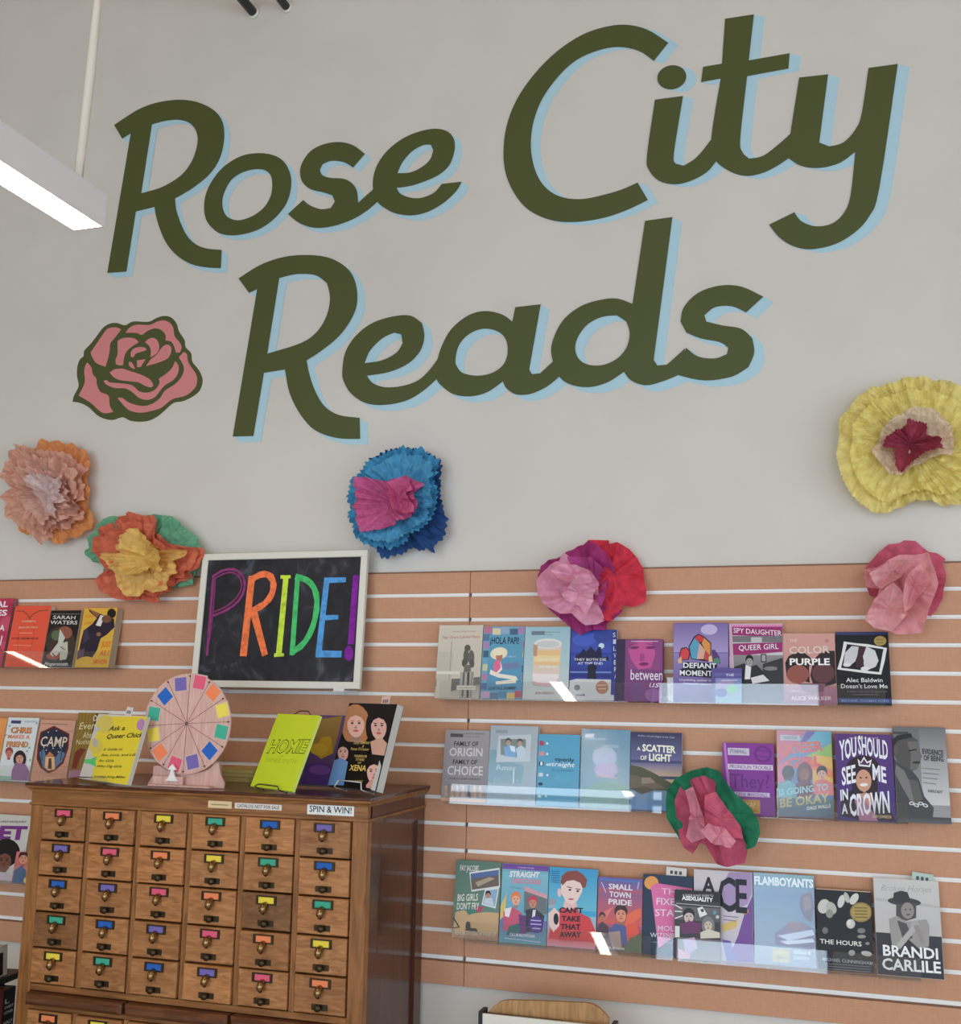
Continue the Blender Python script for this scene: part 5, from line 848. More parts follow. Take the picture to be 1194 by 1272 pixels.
shelf_book('l2', ZL2, [(95.5,885),(133,886),(122,971),(86,970)], .020, (150, 120, 50), 'olive gold paperback with white script, mostly hidden by the bright yellow book', [
 ('r',520,150,760,660,(150,122,52),(140,104,48)), *[('l',[(575+i*26,155),(540+i*24,600)],5,(122,96,40)) for i in range(6)], ('l',[(720,160),(690,300)],26,(60,40,40)), ('p',[(560,440),(600,410),(640,420),(600,480),(575,560),(540,560)],(120,50,40)), ('p',[(510,570),(640,560),(620,660),(505,660)],(170,120,140)), ('t','Even',580,275,700,272,50,(226,214,170),.004,.1), ('t','After',610,340,690,338,44,(226,214,170),0,.1), ('t','Nothing',565,385,690,382,34,(226,214,170),0), ('t','O',680,215,712,213,44,(236,226,200),.01)], K_)
acrylic_shelf(ZL2, -70, 92, 974, 'clear acrylic lipped shelf in the second row on the left panel')
# ---------------- left panel, book beside the cabinet
ZL3 = onY(20, 1095, YB0).z
shelf_book('l3', ZL3, [(-34,1010),(34,1012.7),(31,1094.8),(-42,1093)], .022, (206, 204, 196), 'white paperback with a purple title and a portrait, left of the cabinet', [
 ('t','from the award winning author',-60,250,118,248,12,(50,46,50),.008), ('t','PET',-75,332,125,330,62,(120,54,130),.05), ('f',32,440,78,120,(120,76,60),(26,22,24),'afro'), ('p',[(-60,560),(-10,500),(60,505),(110,560)],(200,190,196))], N_, pages=(190,180,160))
shelf_book('l3', ZL3, [(19,1058),(38,1058.5),(35.5,1095),(16,1094.5)], .008, (206, 120, 110), 'small pink booklet with a child on it, in front of the white portrait book', [
 ('r',70,398,160,470,(216,120,120),(196,110,110)), ('f',115,430,44,52,(216,150,120),(60,36,36),'short'), ('p',[(75,490),(110,465),(150,500),(150,550),(70,550)],(60,100,140)), ('e',140,535,12,14,(226,210,110))], N_, front=.022)
acrylic_shelf(ZL3, -70, 37, 1096, 'clear acrylic lipped shelf just left of the card cabinet')

# ---------------- books set up on the cabinet
def stood_book(px, T, base, label, art, crop, tilt, zs=CT, **kw):
    """bottom corners stand at height zs; the book leans back by tilt"""
    lift = .0048 + T * math.sin(tilt); bl, br = onZ(*px[3], zs + lift), onZ(*px[2], zs + lift)
    if 'base_y' in kw:
        yy_ = kw.pop('base_y'); bl, br = onY(*px[3], yy_), onY(*px[2], yy_)
    u = (br - bl); u.z = 0; W = u.length; u.normalize(); w = Vector((0, 0, 1)).cross(u)     # w: away from the viewer
    up = (Vector((0, 0, 1)) * math.cos(tilt) + w * math.sin(tilt)).normalized(); n = u.cross(up)
    o = (bl + br) / 2; o.z = zs + lift
    if n.dot(CAM - o) < 0: n = -n
    q = [onP(*px[i], o, n) for i in (0, 1)]; Hh = ((q[0] - o).dot(up) + (q[1] - o).dot(up)) / 2
    W = (W + (q[1] - q[0]).dot(u)) / 2
    M = Matrix.Translation(o) @ Matrix((( u.x, -n.x, up.x), (u.y, -n.y, up.y), (u.z, -n.z, up.z))).to_4x4()
    e = spine_book(M, W, Hh, T, base, draw_cover(W, Hh, px, crop, art), label, **kw)
    print('stood', label[:30], 'W %.3f H %.3f y %.3f %.3f skew %.3f' % (W, Hh, bl.y, br.y, ((q[0] - bl).normalized()).dot(u)))
    return e, W, Hh, M
def wire_stand(M, W, T, mtl, label, rise=0.14, lipz=0.018):
    """bent wire easel in the book's own frame (x across, y away, z up the cover)"""
    e = empty('wire_book_stand', M=M); tag(e, label, 'book stand'); g = -0.0035 ; f = MB(); r = 0.0016
    for s in (-1, 1):
        x = s * W * .28
        a = [(x - s * .010, -.012,  lipz), (x, -.014, -.001), (x, -.006, -.0028), (x, T + .006, -.0028), (x, T + .004, rise)]
        MB().tube(a, r, 6).build('side_wire', mtl, e, True)
    MB().tube([(-W * .28 + .010, -.012, lipz), (W * .28 - .010, -.012, lipz)], r, 6).build('front_wire', mtl, e, True)
    MB().tube([(-W * .28, T + .004, rise), (-W * .1, T + .004, rise + .02), (W * .1, T + .004, rise + .02), (W * .28, T + .004, rise)], r, 6).build('back_wire', mtl, e, True)
    return e
def slip(M, x, y, H, w, h, rot, label, c=(228, 222, 216)):
    e = MB().box(-w / 2, w / 2, 0, 0.0004, -0.02, h, lin(c))
    for k in range(3): e.box(-w * .3 + k * w * .22, -w * .3 + k * w * .22 + w * .13, -0.0003, 0, h * .25, h * .62, lin((90, 84, 90)))
    o = e.build('bookmark', PRINTM); o.matrix_world = M @ Matrix.Translation((x, y, H)) @ Matrix.Rotation(R(rot), 4, 'Y'); return tag(o, label, 'bookmark')
e, W, Hh, M = stood_book([(124.8,885),(178,891.8),(161,975.6),(95.5,966.4)], .012, (226, 222, 214), 'bright yellow and white paperback with slanting black title, standing on the cabinet', [
 ('p',[(745,150),(830,165),(700,500),(690,660),(570,635)],(214,210,200)), ('p',[(800,170),(1070,190),(970,690),(670,655),(720,470),(690,440),(680,380),(740,260)],(240,218,52)), ('e',790,220,60,60,(226,206,96)), ('e',720,370,54,60,(226,206,90)), ('e',730,250,22,14,(206,196,206)), ('e',715,345,18,34,(190,180,190)), ('p',[(620,470),(680,470),(735,448),(715,485),(720,540),(680,515),(620,500)],(90,206,120)), ('e',1030,240,26,38,(190,140,190)),
 ('t','Ask a',815,265,925,268,30,(30,28,20),.02,.2), ('t','Queer Chick',800,320,1050,322,32,(30,28,20),.02,.2), ('t','A Guide to',772,408,915,410,20,(40,38,24),.006,.3), ('t','Sex, Love, and Life',758,450,1015,455,20,(40,38,24),.006,.3), ('t','for Girls',742,495,855,498,20,(40,38,24),.006,.3), ('t','Who Dig Girls',728,540,915,543,20,(40,38,24),.006,.3), ('t','Lindsay King-Miller',698,628,950,632,20,(40,38,24),.006,.3), ('p',[(570,618),(690,625),(690,632),(570,628)],(40,38,40))], K_, R(14), pages=(190,184,170))
ea = empty('acrylic_easel', M=M); tag(ea, 'clear acrylic easel behind the yellow and white book', 'book stand')
MB().box(-.05, .05, .0125, .0155, -.0035, .13).build('easel_back', ACRYL, ea); MB().box(-.05, .05, -.012, .0124, -.0036, -.0006).build('easel_foot', ACRYL, ea); MB().box(-.05, .05, -.0152, -.0122, -.0036, .012).build('easel_lip', ACRYL, ea)
slip(M, W * .08, .006, Hh, .040, .026, 4, 'white slip with black print sticking out of the yellow and white book')
e, W, Hh, M = stood_book([(346.8,885.4),(397.5,889.9),(362.8,983.3),(310.8,976.5)], .010, (206, 224, 44), 'slim chartreuse paperback with outlined letters, on a black wire stand', [
 ('t','HOMIE',218,386,470,393,84,(96,104,20),.045,.15), ('t','HOMIE',221,384,467,391,80,(214,232,52),.004,.15), ('t','POEMS',305,412,330,414,7,(150,164,30),.004), ('t','DANEZ SMITH',205,445,400,460,26,(180,196,36),0)], M_, R(22), pages=(206,220,120), group=None)
wire_stand(M, W, .010, BLACK, 'black wire book stand under the chartreuse book', rise=Hh - .004, lipz=.006)
e, W, Hh, M = stood_book([(435.4,873.5),(495.2,874.5),(467.2,983.3),(407.5,976.5)], .026, (26, 20, 22), 'black paperback with four portrait photographs, on a white wire stand', [
 ('f',795,200,120,170,(236,186,170),(190,130,90),'long'), ('f',945,215,110,170,(226,180,166),(22,18,22),'long'), ('p',[(890,320),(960,290),(1000,330),(985,410),(900,400)],(216,170,150)), ('f',712,385,74,110,(220,170,156),(30,22,26),'long'), ('p',[(650,440),(700,425),(745,450),(715,600),(610,600)],(110,150,200)), ('f',912,510,100,150,(236,186,174),(30,20,24),'long'), ('p',[(860,600),(890,565),(950,570),(925,630),(860,615)],(220,160,150)), ('p',[(950,440),(985,480),(930,640),(890,630)],(206,204,204)), ('p',[(745,320),(880,330),(860,600),(720,600),(760,480)],(24,18,22)),
 ('t','Lucy Lawless',785,335,885,335,20,(230,200,120),.006), ('t','&',838,355,850,356,14,(230,200,120),.004), ('t','Renee O’Connor',765,375,882,378,18,(226,196,110),.006), ('t','WARRIOR',785,420,868,424,16,(230,200,120),.008), ('t','STARS',795,442,850,445,16,(230,200,120),.008), ('t','OF',808,462,830,463,12,(230,200,120),.004), ('t','XENA',752,505,860,510,36,(240,206,110),.02), ('t','NIKKI STAFFORD',745,580,840,582,12,(220,190,110),.004)], M_, R(16), pages=(196,192,184))
wire_stand(M, W, .026, WHITEM, 'white wire book stand under the book with four portraits')
slip(M, W * .18, .013, Hh, .036, .026, -4, 'pinkish slip sticking out of the book with four portraits', (222, 190, 180))
e, W, Hh, M = stood_book([(390,889),(434,888),(410,976),(368,976)], .014, (96, 70, 120), 'purple and gold paperback leaning behind the chartreuse book', [
 ('p',[(560,180),(725,150),(690,280),(650,400),(560,420),(500,360)],(150,120,60)), ('p',[(580,300),(640,290),(650,400),(570,440),(520,400)],(190,150,40)), ('e',560,380,60,40,(200,164,50)), ('p',[(440,600),(470,480),(560,460),(650,480),(610,600)],(90,56,130)), ('e',560,510,70,30,(120,76,160))], M_, R(24), base_y=-0.26)
# flat stack behind the wheel
for i, (c, t, dx) in enumerate((((196, 170, 70), .014, 0), ((150, 120, 50), .012, .006), ((206, 186, 90), .010, .002))):
    z = CT + sum((.014, .012, .010)[:i]) + .0002 * (i + 1)
    q = onZ(290, 967, CT + .01)
    e = empty('paperback_book', (q.x - .01 + dx, q.y + .10, z), R(-4 + 3 * i)); tag(e, ['gold paperback lying flat at the bottom of the stack beside the wheel', 'olive paperback lying flat in the middle of the stack beside the wheel', 'pale gold paperback lying flat on top of the stack beside the wheel'][i], 'book', 'books lying flat on the cabinet')
    MB().box(-.07, .07, -.10, .10, 0, .0006, lin(c)).box(-.07, .07, -.10, .10, t - .0006, t, lin(c)).box(-.07, -.0694, -.10, .10, .0006, t - .0006, lin(c)).build('cover', PRINT, e)
    MB().box(-.0693, .0692, -.0995, .0995, .0007, t - .0007).build('page_block', mat('pages_gold', (206, 190, 120), .85), e)

# ================================================================== low shelf with spines at the lower left corner
sA = onY(0, 1216, -.34); sB = onZ(26, 1205.5, sA.z); d = (sB - sA); yaw = math.atan2(d.y, d.x)
low = empty('low_bookcase', (sA.x, sA.y, 0), yaw); tag(low, 'dark low bookcase at the lower left corner, beside the card cabinet', 'bookcase')
H0 = sA.z; LL = 0.50; Lr = d.length * 1.12
MB().box(-LL, Lr, -.004, .20, H0 - .018, H0).build('top_board', BLACK, low)
MB().box(-LL, Lr, -.004, .20, .03, .05).build('bottom_board', BLACK, low)
MB().box(-LL, -LL + .018, 0, .20, 0, H0 - .0182).build('side_board', BLACK, low)
MB().box(Lr - .012, Lr, .06, .20, 0, H0 - .0182).build('side_board', BLACK, low)
MB().box(-LL + .018, Lr - .014, .19, .20, .05, H0 - .0182).build('back_board', BLACK, low)
MB().box(-LL + .018, Lr - .014, .01, .19, H0 - .32, H0 - .30).build('shelf_board', BLACK, low)
def loc_of(px, py):      # x along the bookcase front for a pixel on its front plane
    nn = Vector((-math.sin(yaw), math.cos(yaw), 0)); q = onP(px, py, sA, nn) - sA; return q.dot(d.normalized()), q.z + H0
RZ = Matrix.Translation((sA.x, sA.y, 0)) @ Matrix.Rotation(yaw, 4, 'Z')
def spine_of(xa, xb, c, label, deco, h):
    e = empty('shelved_book', M=RZ @ Matrix.Translation(((xa + xb) / 2, .012, H0 - .2998))); tag(e, label, 'book', 'books in the low bookcase'); w = (xb - xa) / 2 - .0006
    MB().box(-w, w, 0, .0015, 0, h, lin(c)).box(-w, -w + .0015, .0015, .13, 0, h, lin(c)).box(w - .0015, w, .0015, .13, 0, h, lin(c)).build('cover', PRINT, e)
    MB().box(-w + .0016, w - .0016, .0016, .127, .002, h - .003).build('page_block', PAPER, e)
    if deco: 
        m = MB(); deco(m, w, h); sp = link('spine_print', m.mesh('spine_print'), e, PRINT); sp['kind'] = 'stuff'
def floral(m, w, h):
    for i, (x, z, r) in enumerate(((-.3, .12, .3), (.35, .16, .26), (-.1, .22, .28), (.3, .28, .25), (-.35, .30, .3), (0, .06, .3), (.1, .36, .24), (-.3, .40, .3), (.25, .44, .22))):
        m.add([(x * w + r * w * math.cos(t * math.pi / 6), -.0004 - i * 2e-5, z * h + r * w * 1.4 * math.sin(t * math.pi / 6)) for t in range(12)], [tuple(range(12))], lin((214, 212, 206)))
    for i, (s, z, hh) in enumerate((('L', .84, .05), ('OVERT', .78, .03), ('OTHER', .72, .03), ('HALF', .60, .04), ('WAY', .54, .04))):
        v, f, tw = text_mesh(s, .01); k = 1.5 * w / tw
        if len(s) < 2: k *= .5
        m.add([(-.75 * w + p[0] * k, -.0008, z * h + p[1] * hh * h) for p in v], f, lin((236, 236, 240)))
x1, _ = loc_of(23.5, 1240); x0, _ = loc_of(9, 1240); xr, _ = loc_of(-1, 1240)
spine_of(x0, min(x1 + .004, Lr - .013), (26, 28, 40), 'black book spine with white flowers in the low bookcase', floral, .255)
spine_of(xr - .004, x0 - .001, (150, 62, 56), 'brick red book spine in the low bookcase, beside the black one', lambda m, w, h: m.box(-w * .5, w * .5, -.0005, -.0002, h * .2, h * .22, lin((206, 160, 130))), .262)
spine_of(xr - .034, xr - .005, (120, 104, 84), 'tan book spine in the low bookcase, beside the red one', None, .24)
zt = H0 + .0003
xw, _ = loc_of(13.5, 1206); hh = .088
e = empty('display_book', M=RZ @ Matrix.Translation((xw, .012, zt)) @ Matrix.Rotation(R(-4), 4, 'X')); tag(e, 'cream edged book with a dark cover panel standing on the low bookcase', 'book')
MB().box(-.13, 0, 0, .002, 0, hh, lin((226, 218, 200))).box(-.13, 0, .020, .022, 0, hh, lin((226, 218, 200))).build('cover', PRINT, e)
MB().box(-.13, -.003, .0021, .0199, .001, hh - .002).build('page_block', PAPER, e)
MB().box(-.13, -.022, -.0006, -.0001, .004, hh - .020, lin((40, 18, 22))).build('cover_print', PRINT, e)

# ================================================================== tissue paper flowers
def tissue(c):
    n = 'tissue_%02x%02x%02x' % tuple(c)
    if n in MATS: return MATS[n]
    m = bpy.data.materials.new(n); m.use_nodes = True; nt = m.node_tree; nt.nodes.clear(); MATS[n] = m
    o = nt.nodes.new('ShaderNodeOutputMaterial'); mx = nt.nodes.new('ShaderNodeMixShader'); d = nt.nodes.new('ShaderNodeBsdfDiffuse'); t = nt.nodes.new('ShaderNodeBsdfTranslucent')
    tc = nt.nodes.new('ShaderNodeTexCoord'); nz = nt.nodes.new('ShaderNodeTexNoise'); nz.inputs['Scale'].default_value = 45; nz.inputs['Detail'].default_value = 5
    rp = nt.nodes.new('ShaderNodeValToRGB'); e = rp.color_ramp.elements; e[0].position, e[1].position = .3, .7
    e[0].color = (*lin(tuple(int(v * .93) for v in c)), 1); e[1].color = (*lin(tuple(min(255, int(v * 1.05)) for v in c)), 1)
    nt.links.new(tc.outputs['Object'], nz.inputs['Vector']); nt.links.new(nz.outputs[0], rp.inputs[0])
    bp = nt.nodes.new('ShaderNodeBump'); bp.inputs['Strength'].default_value = .35; bp.inputs['Distance'].default_value = .003; nt.links.new(nz.outputs[0], bp.inputs['Height'])
    for s in (d, t): nt.links.new(rp.outputs[0], s.inputs[0]); nt.links.new(bp.outputs[0], s.inputs['Normal'])
    mx.inputs[0].default_value = .28; nt.links.new(d.outputs[0], mx.inputs[1]); nt.links.new(t.outputs[0], mx.inputs[2]); nt.links.new(mx.outputs[0], o.inputs[0]); return m
def petal_sheet(e, crop, centre, outline, c, ye, yc, folds=7, fold=.012, jag=0.0, jn=60, crumple=.006, seed=1, power=1.3, scal=1.0, name='tissue_layer', nr=14, nt=168, cf=38):
    """one crinkled sheet: outline (photo crop) is its rim at ye in front of the wall, centre lies at yc"""
    rng = random.Random(seed); o = e.location
    C0 = onY(*crop(*centre), -yc); rim = [onY(*crop(*p), -ye) for p in outline]
    pol = sorted(((math.atan2(p.z - C0.z, p.x - C0.x), math.hypot(p.x - C0.x, p.z - C0.z)) for p in rim))
    # follow the traced rim by casting from the centre
    segs = [(rim[i], rim[(i + 1) % len(rim)]) for i in range(len(rim))]
    def rad(t):
        dx, dz = math.cos(t), math.sin(t); best = 0
        for a, b in segs:
            ax, az, bx, bz = a.x - C0.x, a.z - C0.z, b.x - C0.x, b.z - C0.z
            den = dx * (bz - az) - dz * (bx - ax)
            if abs(den) < 1e-12: continue
            s = (ax * (bz - az) - az * (bx - ax)) / den; u = (ax * dz - az * dx) / den
            if s > best and -1e-6 <= u <= 1 + 1e-6: best = s
        return best
    ph = [rng.uniform(0, 6.28) for _ in range(4)]; am = [rng.uniform(.5, 1.3) for _ in range(folds * 3 + 3)]; v, f = [], []
    seedv = Vector((rng.uniform(0, 50), rng.uniform(0, 50), rng.uniform(0, 50)))
    for i in range(nr + 1):
        s = i / nr
        for k in range(nt):
            t = 2 * math.pi * k / nt; r = rad(t) * scal; j = 1 + jag * ((k * jn / nt) % 1.0 * 2 - 1) * max(0, (s - .7) / .3) if jag else 1
            x, z = r * s * j * math.cos(t), r * s * j * math.sin(t)
            tt = t + .5 * s * math.sin(2 * t + ph[3]); q = tt * folds / (2 * math.pi) + ph[0]; fr = q % 1.0; tri = abs(fr * 2 - 1) * 2 - 1
            q2 = tt * folds * 2.3 / (2 * math.pi) + ph[1]; tri2 = abs((q2 % 1) * 2 - 1) * 2 - 1
            h = yc + (ye - yc) * s ** power + fold * (s ** .8) * (tri * am[int(q) % len(am)] + .45 * tri2) * (1 if i else 0)
            h += crumple * 2 * noise.noise(Vector((x, z, 0)) * cf + seedv) * (.3 + s) + crumple * (1 if cf > 30 else .6) * noise.noise(Vector((x, z, 3)) * cf * 2.5 + seedv)
            v.append((C0.x + x - o.x, -max(h, .002) - o.y + 0.0, C0.z + z - o.z))
    for i in range(nr):
        for k in range(nt): f.append((i * nt + k, i * nt + (k + 1) % nt, (i + 1) * nt + (k + 1) % nt, (i + 1) * nt + k))
    return link(name, MB().add(v, f).mesh(name), e, tissue(c))
def flower(px, label, layers, crop, ylift=0.0):
    q = onY(*px, 0); e = empty('paper_flower', (q.x, 0, q.z)); tag(e, label, 'paper flower', 'tissue paper flowers on the wall')
    for i, a in enumerate(layers): petal_sheet(e, crop, seed=len(label) * 7 + i * 13, **a)
    MB().lathe([(.012, 0.0), (.014, -.004), (.010, -.009)], 10).build('stem_knot', tissue(layers[0]['c']), e)
    return e
FA, FB, FC, FD, FE = Crop(0, 530, 4.592), Crop(410, 540, 7.024), Crop(1020, 450, 6.057), Crop(650, 660, 7.024), Crop(1050, 660, 8.292)
def around(c, pts, k, dx=0, dy=0): return [(c[0] + dx + (p[0] - c[0]) * k, c[1] + dy + (p[1] - c[1]) * k) for p in pts]
pe_o = [(190,130),(240,65),(285,95),(330,75),(375,105),(420,92),(445,130),(490,130),(520,230),(500,280),(515,370),(490,430),(530,520),(540,575),(470,600),(460,635),(390,635),(375,665),(320,670),(280,640),(200,600),(150,620),(105,590),(120,480),(100,300),(150,180)]
pe_p = [(75,95),(150,110),(200,130),(330,140),(390,150),(430,200),(495,235),(450,290),(480,330),(485,410),(440,440),(490,490),(450,540),(410,550),(380,590),(310,585),(260,660),(230,680),(200,640),(110,570),(80,535),(30,515),(45,440),(0,400),(50,350),(5,290),(20,205),(60,190),(40,145)]
flower((58, 612), 'peach and orange tissue paper flower with a white heart, at the left edge', [
 dict(centre=(290,370), outline=pe_o, c=(232,155,99), ye=.03, yc=.012, folds=11, fold=.010),
 dict(centre=(265,380), outline=pe_p, c=(232,178,155), ye=.055, yc=.02, folds=13, fold=.014, jag=.03, jn=42),
 dict(centre=(265,380), outline=around((265,380), pe_p, .80, 8, -6), c=(234,184,164), ye=.080, yc=.03, folds=12, fold=.016, jag=.04, jn=40),
 dict(centre=(265,385), outline=around((265,385), pe_p, .58, 0, 10), c=(236,191,173), ye=.098, yc=.04, folds=10, fold=.016, jag=.05, jn=34),
 dict(centre=(265,380), outline=[(130,300),(155,258),(210,270),(250,270),(300,290),(365,290),(350,330),(330,370),(380,400),(320,450),(300,520),(250,500),(225,420),(190,370)], c=(238,214,209), ye=.112, yc=.055, folds=8, fold=.014, jag=.08, jn=24)], FA)
og = [(520,620),(560,580),(640,545),(700,500),(740,485),(830,510),(880,505),(890,600),(975,670),(1100,690),(1180,690),(1130,820),(1085,830),(1090,870),(1030,880),(960,940),(915,960),(910,1000),(870,1005),(820,985),(740,995),(650,980),(560,930),(535,870),(600,820),(560,740),(530,680)]
ye_ = [(570,715),(680,720),(660,680),(720,580),(780,575),(830,640),(920,710),(1070,695),(1050,740),(1000,770),(1000,830),(960,880),(930,935),(880,950),(840,930),(800,970),(730,970),(690,930),(650,880),(650,820),(600,780)]
flower((182, 692), 'golden yellow, orange and green tissue paper flower beside the chalkboard', [
 dict(centre=(820,740), outline=[(480,720),(510,690),(495,640),(555,580),(590,530),(650,505),(700,525),(880,500),(930,505),(985,510),(1040,560),(1090,600),(1140,660),(1150,700),(1100,900),(800,960),(600,850),(590,775),(520,775)], c=(123,187,150), ye=.030, yc=.012, folds=9, fold=.008),
 dict(centre=(820,750), outline=og, c=(229,124,97), ye=.050, yc=.02, folds=10, fold=.013),
 dict(centre=(820,750), outline=around((820,750), og, .84, 10, 6), c=(232,133,103), ye=.068, yc=.03, folds=9, fold=.014),
 dict(centre=(830,745), outline=ye_, c=(245,205,126), ye=.092, yc=.045, folds=9, fold=.012),
 dict(centre=(835,745), outline=[(670,700),(720,580),(770,580),(840,650),(900,720),(930,760),(890,830),(850,800),(800,840),(730,850),(665,810)], c=(247,209,126), ye=.118, yc=.05, folds=5, fold=.016)], FA)
bl = [(240,345),(320,240),(365,215),(430,180),(540,130),(630,90),(700,120),(815,110),(870,170),(950,200),(950,330),(900,370),(940,480),(940,620),(890,740),(820,820),(730,870),(650,940),(560,990),(530,1020),(480,980),(400,990),(300,960),(220,900),(190,800),(150,700),(150,580),(160,500),(170,390)]
mg = [(215,365),(300,365),(420,400),(500,410),(590,370),(650,345),(690,370),(740,400),(825,430),(800,465),(710,490),(770,580),(740,680),(660,740),(560,760),(480,810),(400,830),(260,850),(240,760),(210,650),(230,550),(200,450)]
flower((492, 624), 'blue fringed tissue paper flower with a magenta middle', [
 dict(centre=(620,580), outline=[(360,200),(500,130),(700,110),(870,160),(960,215),(990,290),(960,380),(970,560),(1000,660),(1030,730),(1015,790),(1030,850),(990,920),(935,950),(915,1060),(870,1000),(800,1020),(720,990),(640,1040),(560,1060),(500,1090),(450,1080),(410,1000),(300,900),(250,500)], c=(56,88,141), ye=.030, yc=.012, folds=10, fold=.010, jag=.035, jn=56),
 dict(centre=(560,560), outline=bl, c=(83,160,200), ye=.066, yc=.03, folds=12, fold=.013, jag=.04, jn=56),
 dict(centre=(560,560), outline=around((560,560), bl, .88, 0, 0), c=(97,175,213), ye=.088, yc=.035, folds=9, fold=.014, jag=.03, jn=56),
 dict(centre=(530,590), outline=mg, c=(223,112,160), ye=.113, yc=.056, folds=9, fold=.014, jag=.02, jn=50),
 dict(centre=(590,560), outline=[(500,420),(600,370),(690,380),(700,470),(650,490),(740,640),(700,700),(560,650),(500,560)], c=(229,119,166), ye=.128, yc=.07, folds=6, fold=.014)], FB)
yo = [(110,700),(135,560),(130,430),(220,330),(280,250),(370,190),(500,160),(640,110),(770,110),(900,130),(1050,180),(1180,260),(1270,400),(1300,600),(1260,800),(1180,980),(1050,1070),(930,1080),(830,1040),(720,1040),(620,1080),(490,1145),(390,1130),(300,1070),(220,990),(160,890),(130,790)]
flower((1131, 556), 'large yellow tissue paper flower with cream and maroon heart, at the right edge', [
 dict(centre=(690,620), outline=yo, c=(245,225,144), ye=.045, yc=.015, folds=13, fold=.013, jag=.012, jn=84),
 dict(centre=(690,620), outline=around((690,620), yo, .82), c=(249,229,142), ye=.068, yc=.025, folds=11, fold=.013, jag=.012, jn=84),
 dict(centre=(690,610), outline=[(375,655),(440,580),(460,500),(560,400),(700,335),(850,360),(970,450),(1000,560),(990,700),(900,690),(820,720),(740,770),(680,790),(600,855),(510,840),(430,740)], c=(232,209,182), ye=.085, yc=.04, folds=6, fold=.008, jag=.02, jn=60),
 dict(centre=(670,620), outline=[(460,635),(480,570),(560,510),(640,480),(650,420),(700,435),(750,440),(800,460),(800,540),(900,575),(925,650),(820,665),(740,710),(690,750),(600,835),(560,790),(545,650)], c=(171,74,92), ye=.105, yc=.05, folds=7, fold=.013, jag=.05, jn=42)], FC)
pu = [(120,370),(150,300),(215,260),(330,225),(440,150),(470,115),(560,75),(640,110),(720,180),(790,270),(820,400),(800,560),(790,650),(870,680),(820,750),(740,800),(720,860),(600,860),(500,905),(420,850),(300,740),(200,650),(140,480)]
pk = [(135,470),(160,370),(220,290),(320,260),(350,180),(400,220),(380,290),(480,300),(600,350),(650,430),(660,560),(640,640),(700,770),(640,810),(540,820),(480,760),(440,720),(330,720),(220,660),(150,560)]
flower((735, 727), 'crumpled tissue paper flower in pink, magenta and red above the blue book', [
 dict(centre=(780,380), outline=[(555,70),(640,62),(730,65),(745,105),(830,100),(920,150),(990,230),(1035,310),(1060,420),(1085,520),(1060,620),(960,660),(880,650),(780,790),(700,780),(650,650),(600,400),(560,200)], c=(229,72,92), ye=.036, yc=.055, folds=5, fold=.012, cf=15, crumple=0.019),
 dict(centre=(500,480), outline=pu, c=(178,69,130), ye=.050, yc=.05, folds=6, fold=.012, cf=15, crumple=0.019),
 dict(centre=(600,420), outline=[(380,220),(500,220),(600,230),(680,300),(740,420),(720,560),(680,660),(640,600),(560,560),(480,400)], c=(189,85,146), ye=.075, yc=.06, folds=3, fold=.012, cf=15, crumple=0.016),
 dict(centre=(430,500), outline=pk, c=(240,170,194), ye=.090, yc=.075, folds=4, fold=.013, cf=15, crumple=0.022),
 dict(centre=(480,540), outline=[(330,550),(420,460),(500,400),(560,480),(620,500),(600,600),(540,740),(480,650),(370,600)], c=(246,184,204), ye=.128, yc=.085, folds=3, fold=.013, cf=15, crumple=0.019),
 dict(centre=(440,380), outline=[(230,330),(330,280),(460,290),(580,350),(600,430),(500,470),(380,440),(280,400)], c=(244,178,200), ye=.122, yc=.085, folds=3, fold=.012, cf=15, crumple=0.019)], FD)
lp = [(190,470),(200,390),(330,370),(480,280),(560,240),(700,240),(860,210),(900,330),(970,530),(930,640),(880,760),(820,930),(790,1050),(650,1060),(520,1060),(470,1030),(300,1005),(200,910),(240,800),(330,670),(350,600),(220,580)]
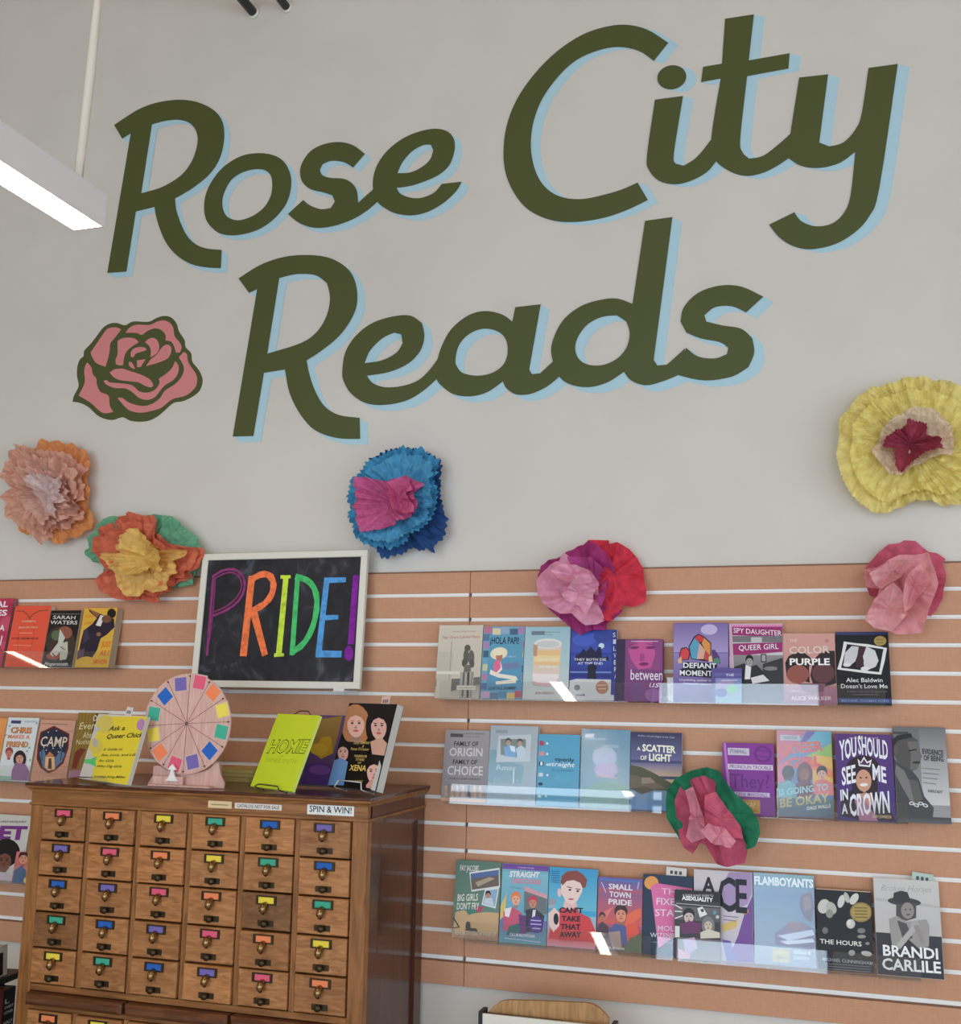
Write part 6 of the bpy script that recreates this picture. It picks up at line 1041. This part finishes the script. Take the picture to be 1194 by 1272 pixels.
flower((1123, 730), 'rose pink crumpled tissue paper flower above the black book', [
 dict(centre=(640,460), outline=[(190,420),(250,320),(340,220),(440,140),(550,130),(610,98),(720,110),(790,170),(860,210),(950,215),(1040,285),(1010,340),(1045,440),(1010,600),(1000,700),(950,800),(880,880),(700,800),(400,700),(250,670)], c=(214,105,128), ye=.030, yc=.045, folds=4, fold=.010, cf=15, crumple=0.016),
 dict(centre=(600,600), outline=lp, c=(238,168,174), ye=.085, yc=.045, folds=4, fold=.014, cf=15, crumple=0.019),
 dict(centre=(470,440), outline=[(245,440),(340,380),(430,320),(590,290),(690,310),(640,400),(560,480),(430,560),(370,600),(290,530)], c=(246,186,190), ye=.112, yc=.070, folds=3, fold=.014, cf=15, crumple=0.016),
 dict(centre=(720,560), outline=[(590,650),(620,500),(680,400),(790,330),(860,430),(885,500),(830,590),(740,690),(680,790),(610,830)], c=(242,176,182), ye=.125, yc=.072, folds=3, fold=.014, cf=15, crumple=0.016),
 dict(centre=(440,800), outline=[(200,910),(300,700),(430,570),(500,520),(580,600),(640,850),(560,950),(480,1030),(300,1000)], c=(242,182,184), ye=.105, yc=.068, folds=3, fold=.014, cf=15, crumple=0.016)], FE)
flower((885, 1018), 'green tissue paper flower folded round pink petals, hanging over the middle row', [
 dict(centre=(800,540), outline=[(545,420),(600,350),(680,310),(770,290),(840,310),(880,370),(940,440),(1020,520),(1070,590),(1080,660),(1050,740),(1000,760),(900,740),(800,700),(700,700),(640,740),(590,660),(545,570),(540,500)], c=(52,133,99), ye=.118, yc=.125, folds=4, fold=.010, cf=15, crumple=0.016),
 dict(centre=(800,570), outline=[(590,480),(620,400),(700,350),(760,335),(820,380),(820,440),(900,540),(970,630),(1000,770),(990,840),(900,850),(830,840),(770,740),(720,720),(690,790),(640,750),(600,640)], c=(205,96,123), ye=.140, yc=.155, folds=4, fold=.013, cf=15, crumple=0.016),
 dict(centre=(850,590), outline=[(760,450),(820,430),(890,540),(960,620),(980,700),(900,690),(760,620)], c=(222,110,135), ye=.168, yc=.172, folds=3, fold=.010, cf=15, crumple=0.012),
 dict(centre=(710,580), outline=[(650,420),(700,395),(740,520),(760,560),(770,690),(680,730),(645,690),(680,560)], c=(232,155,173), ye=.175, yc=.165, folds=3, fold=.012, cf=15, crumple=0.012),
 dict(centre=(840,680), outline=[(735,650),(780,610),(880,640),(940,710),(910,750),(800,720)], c=(236,160,177), ye=.185, yc=.180, folds=3, fold=.010, cf=15, crumple=0.009)], E_)
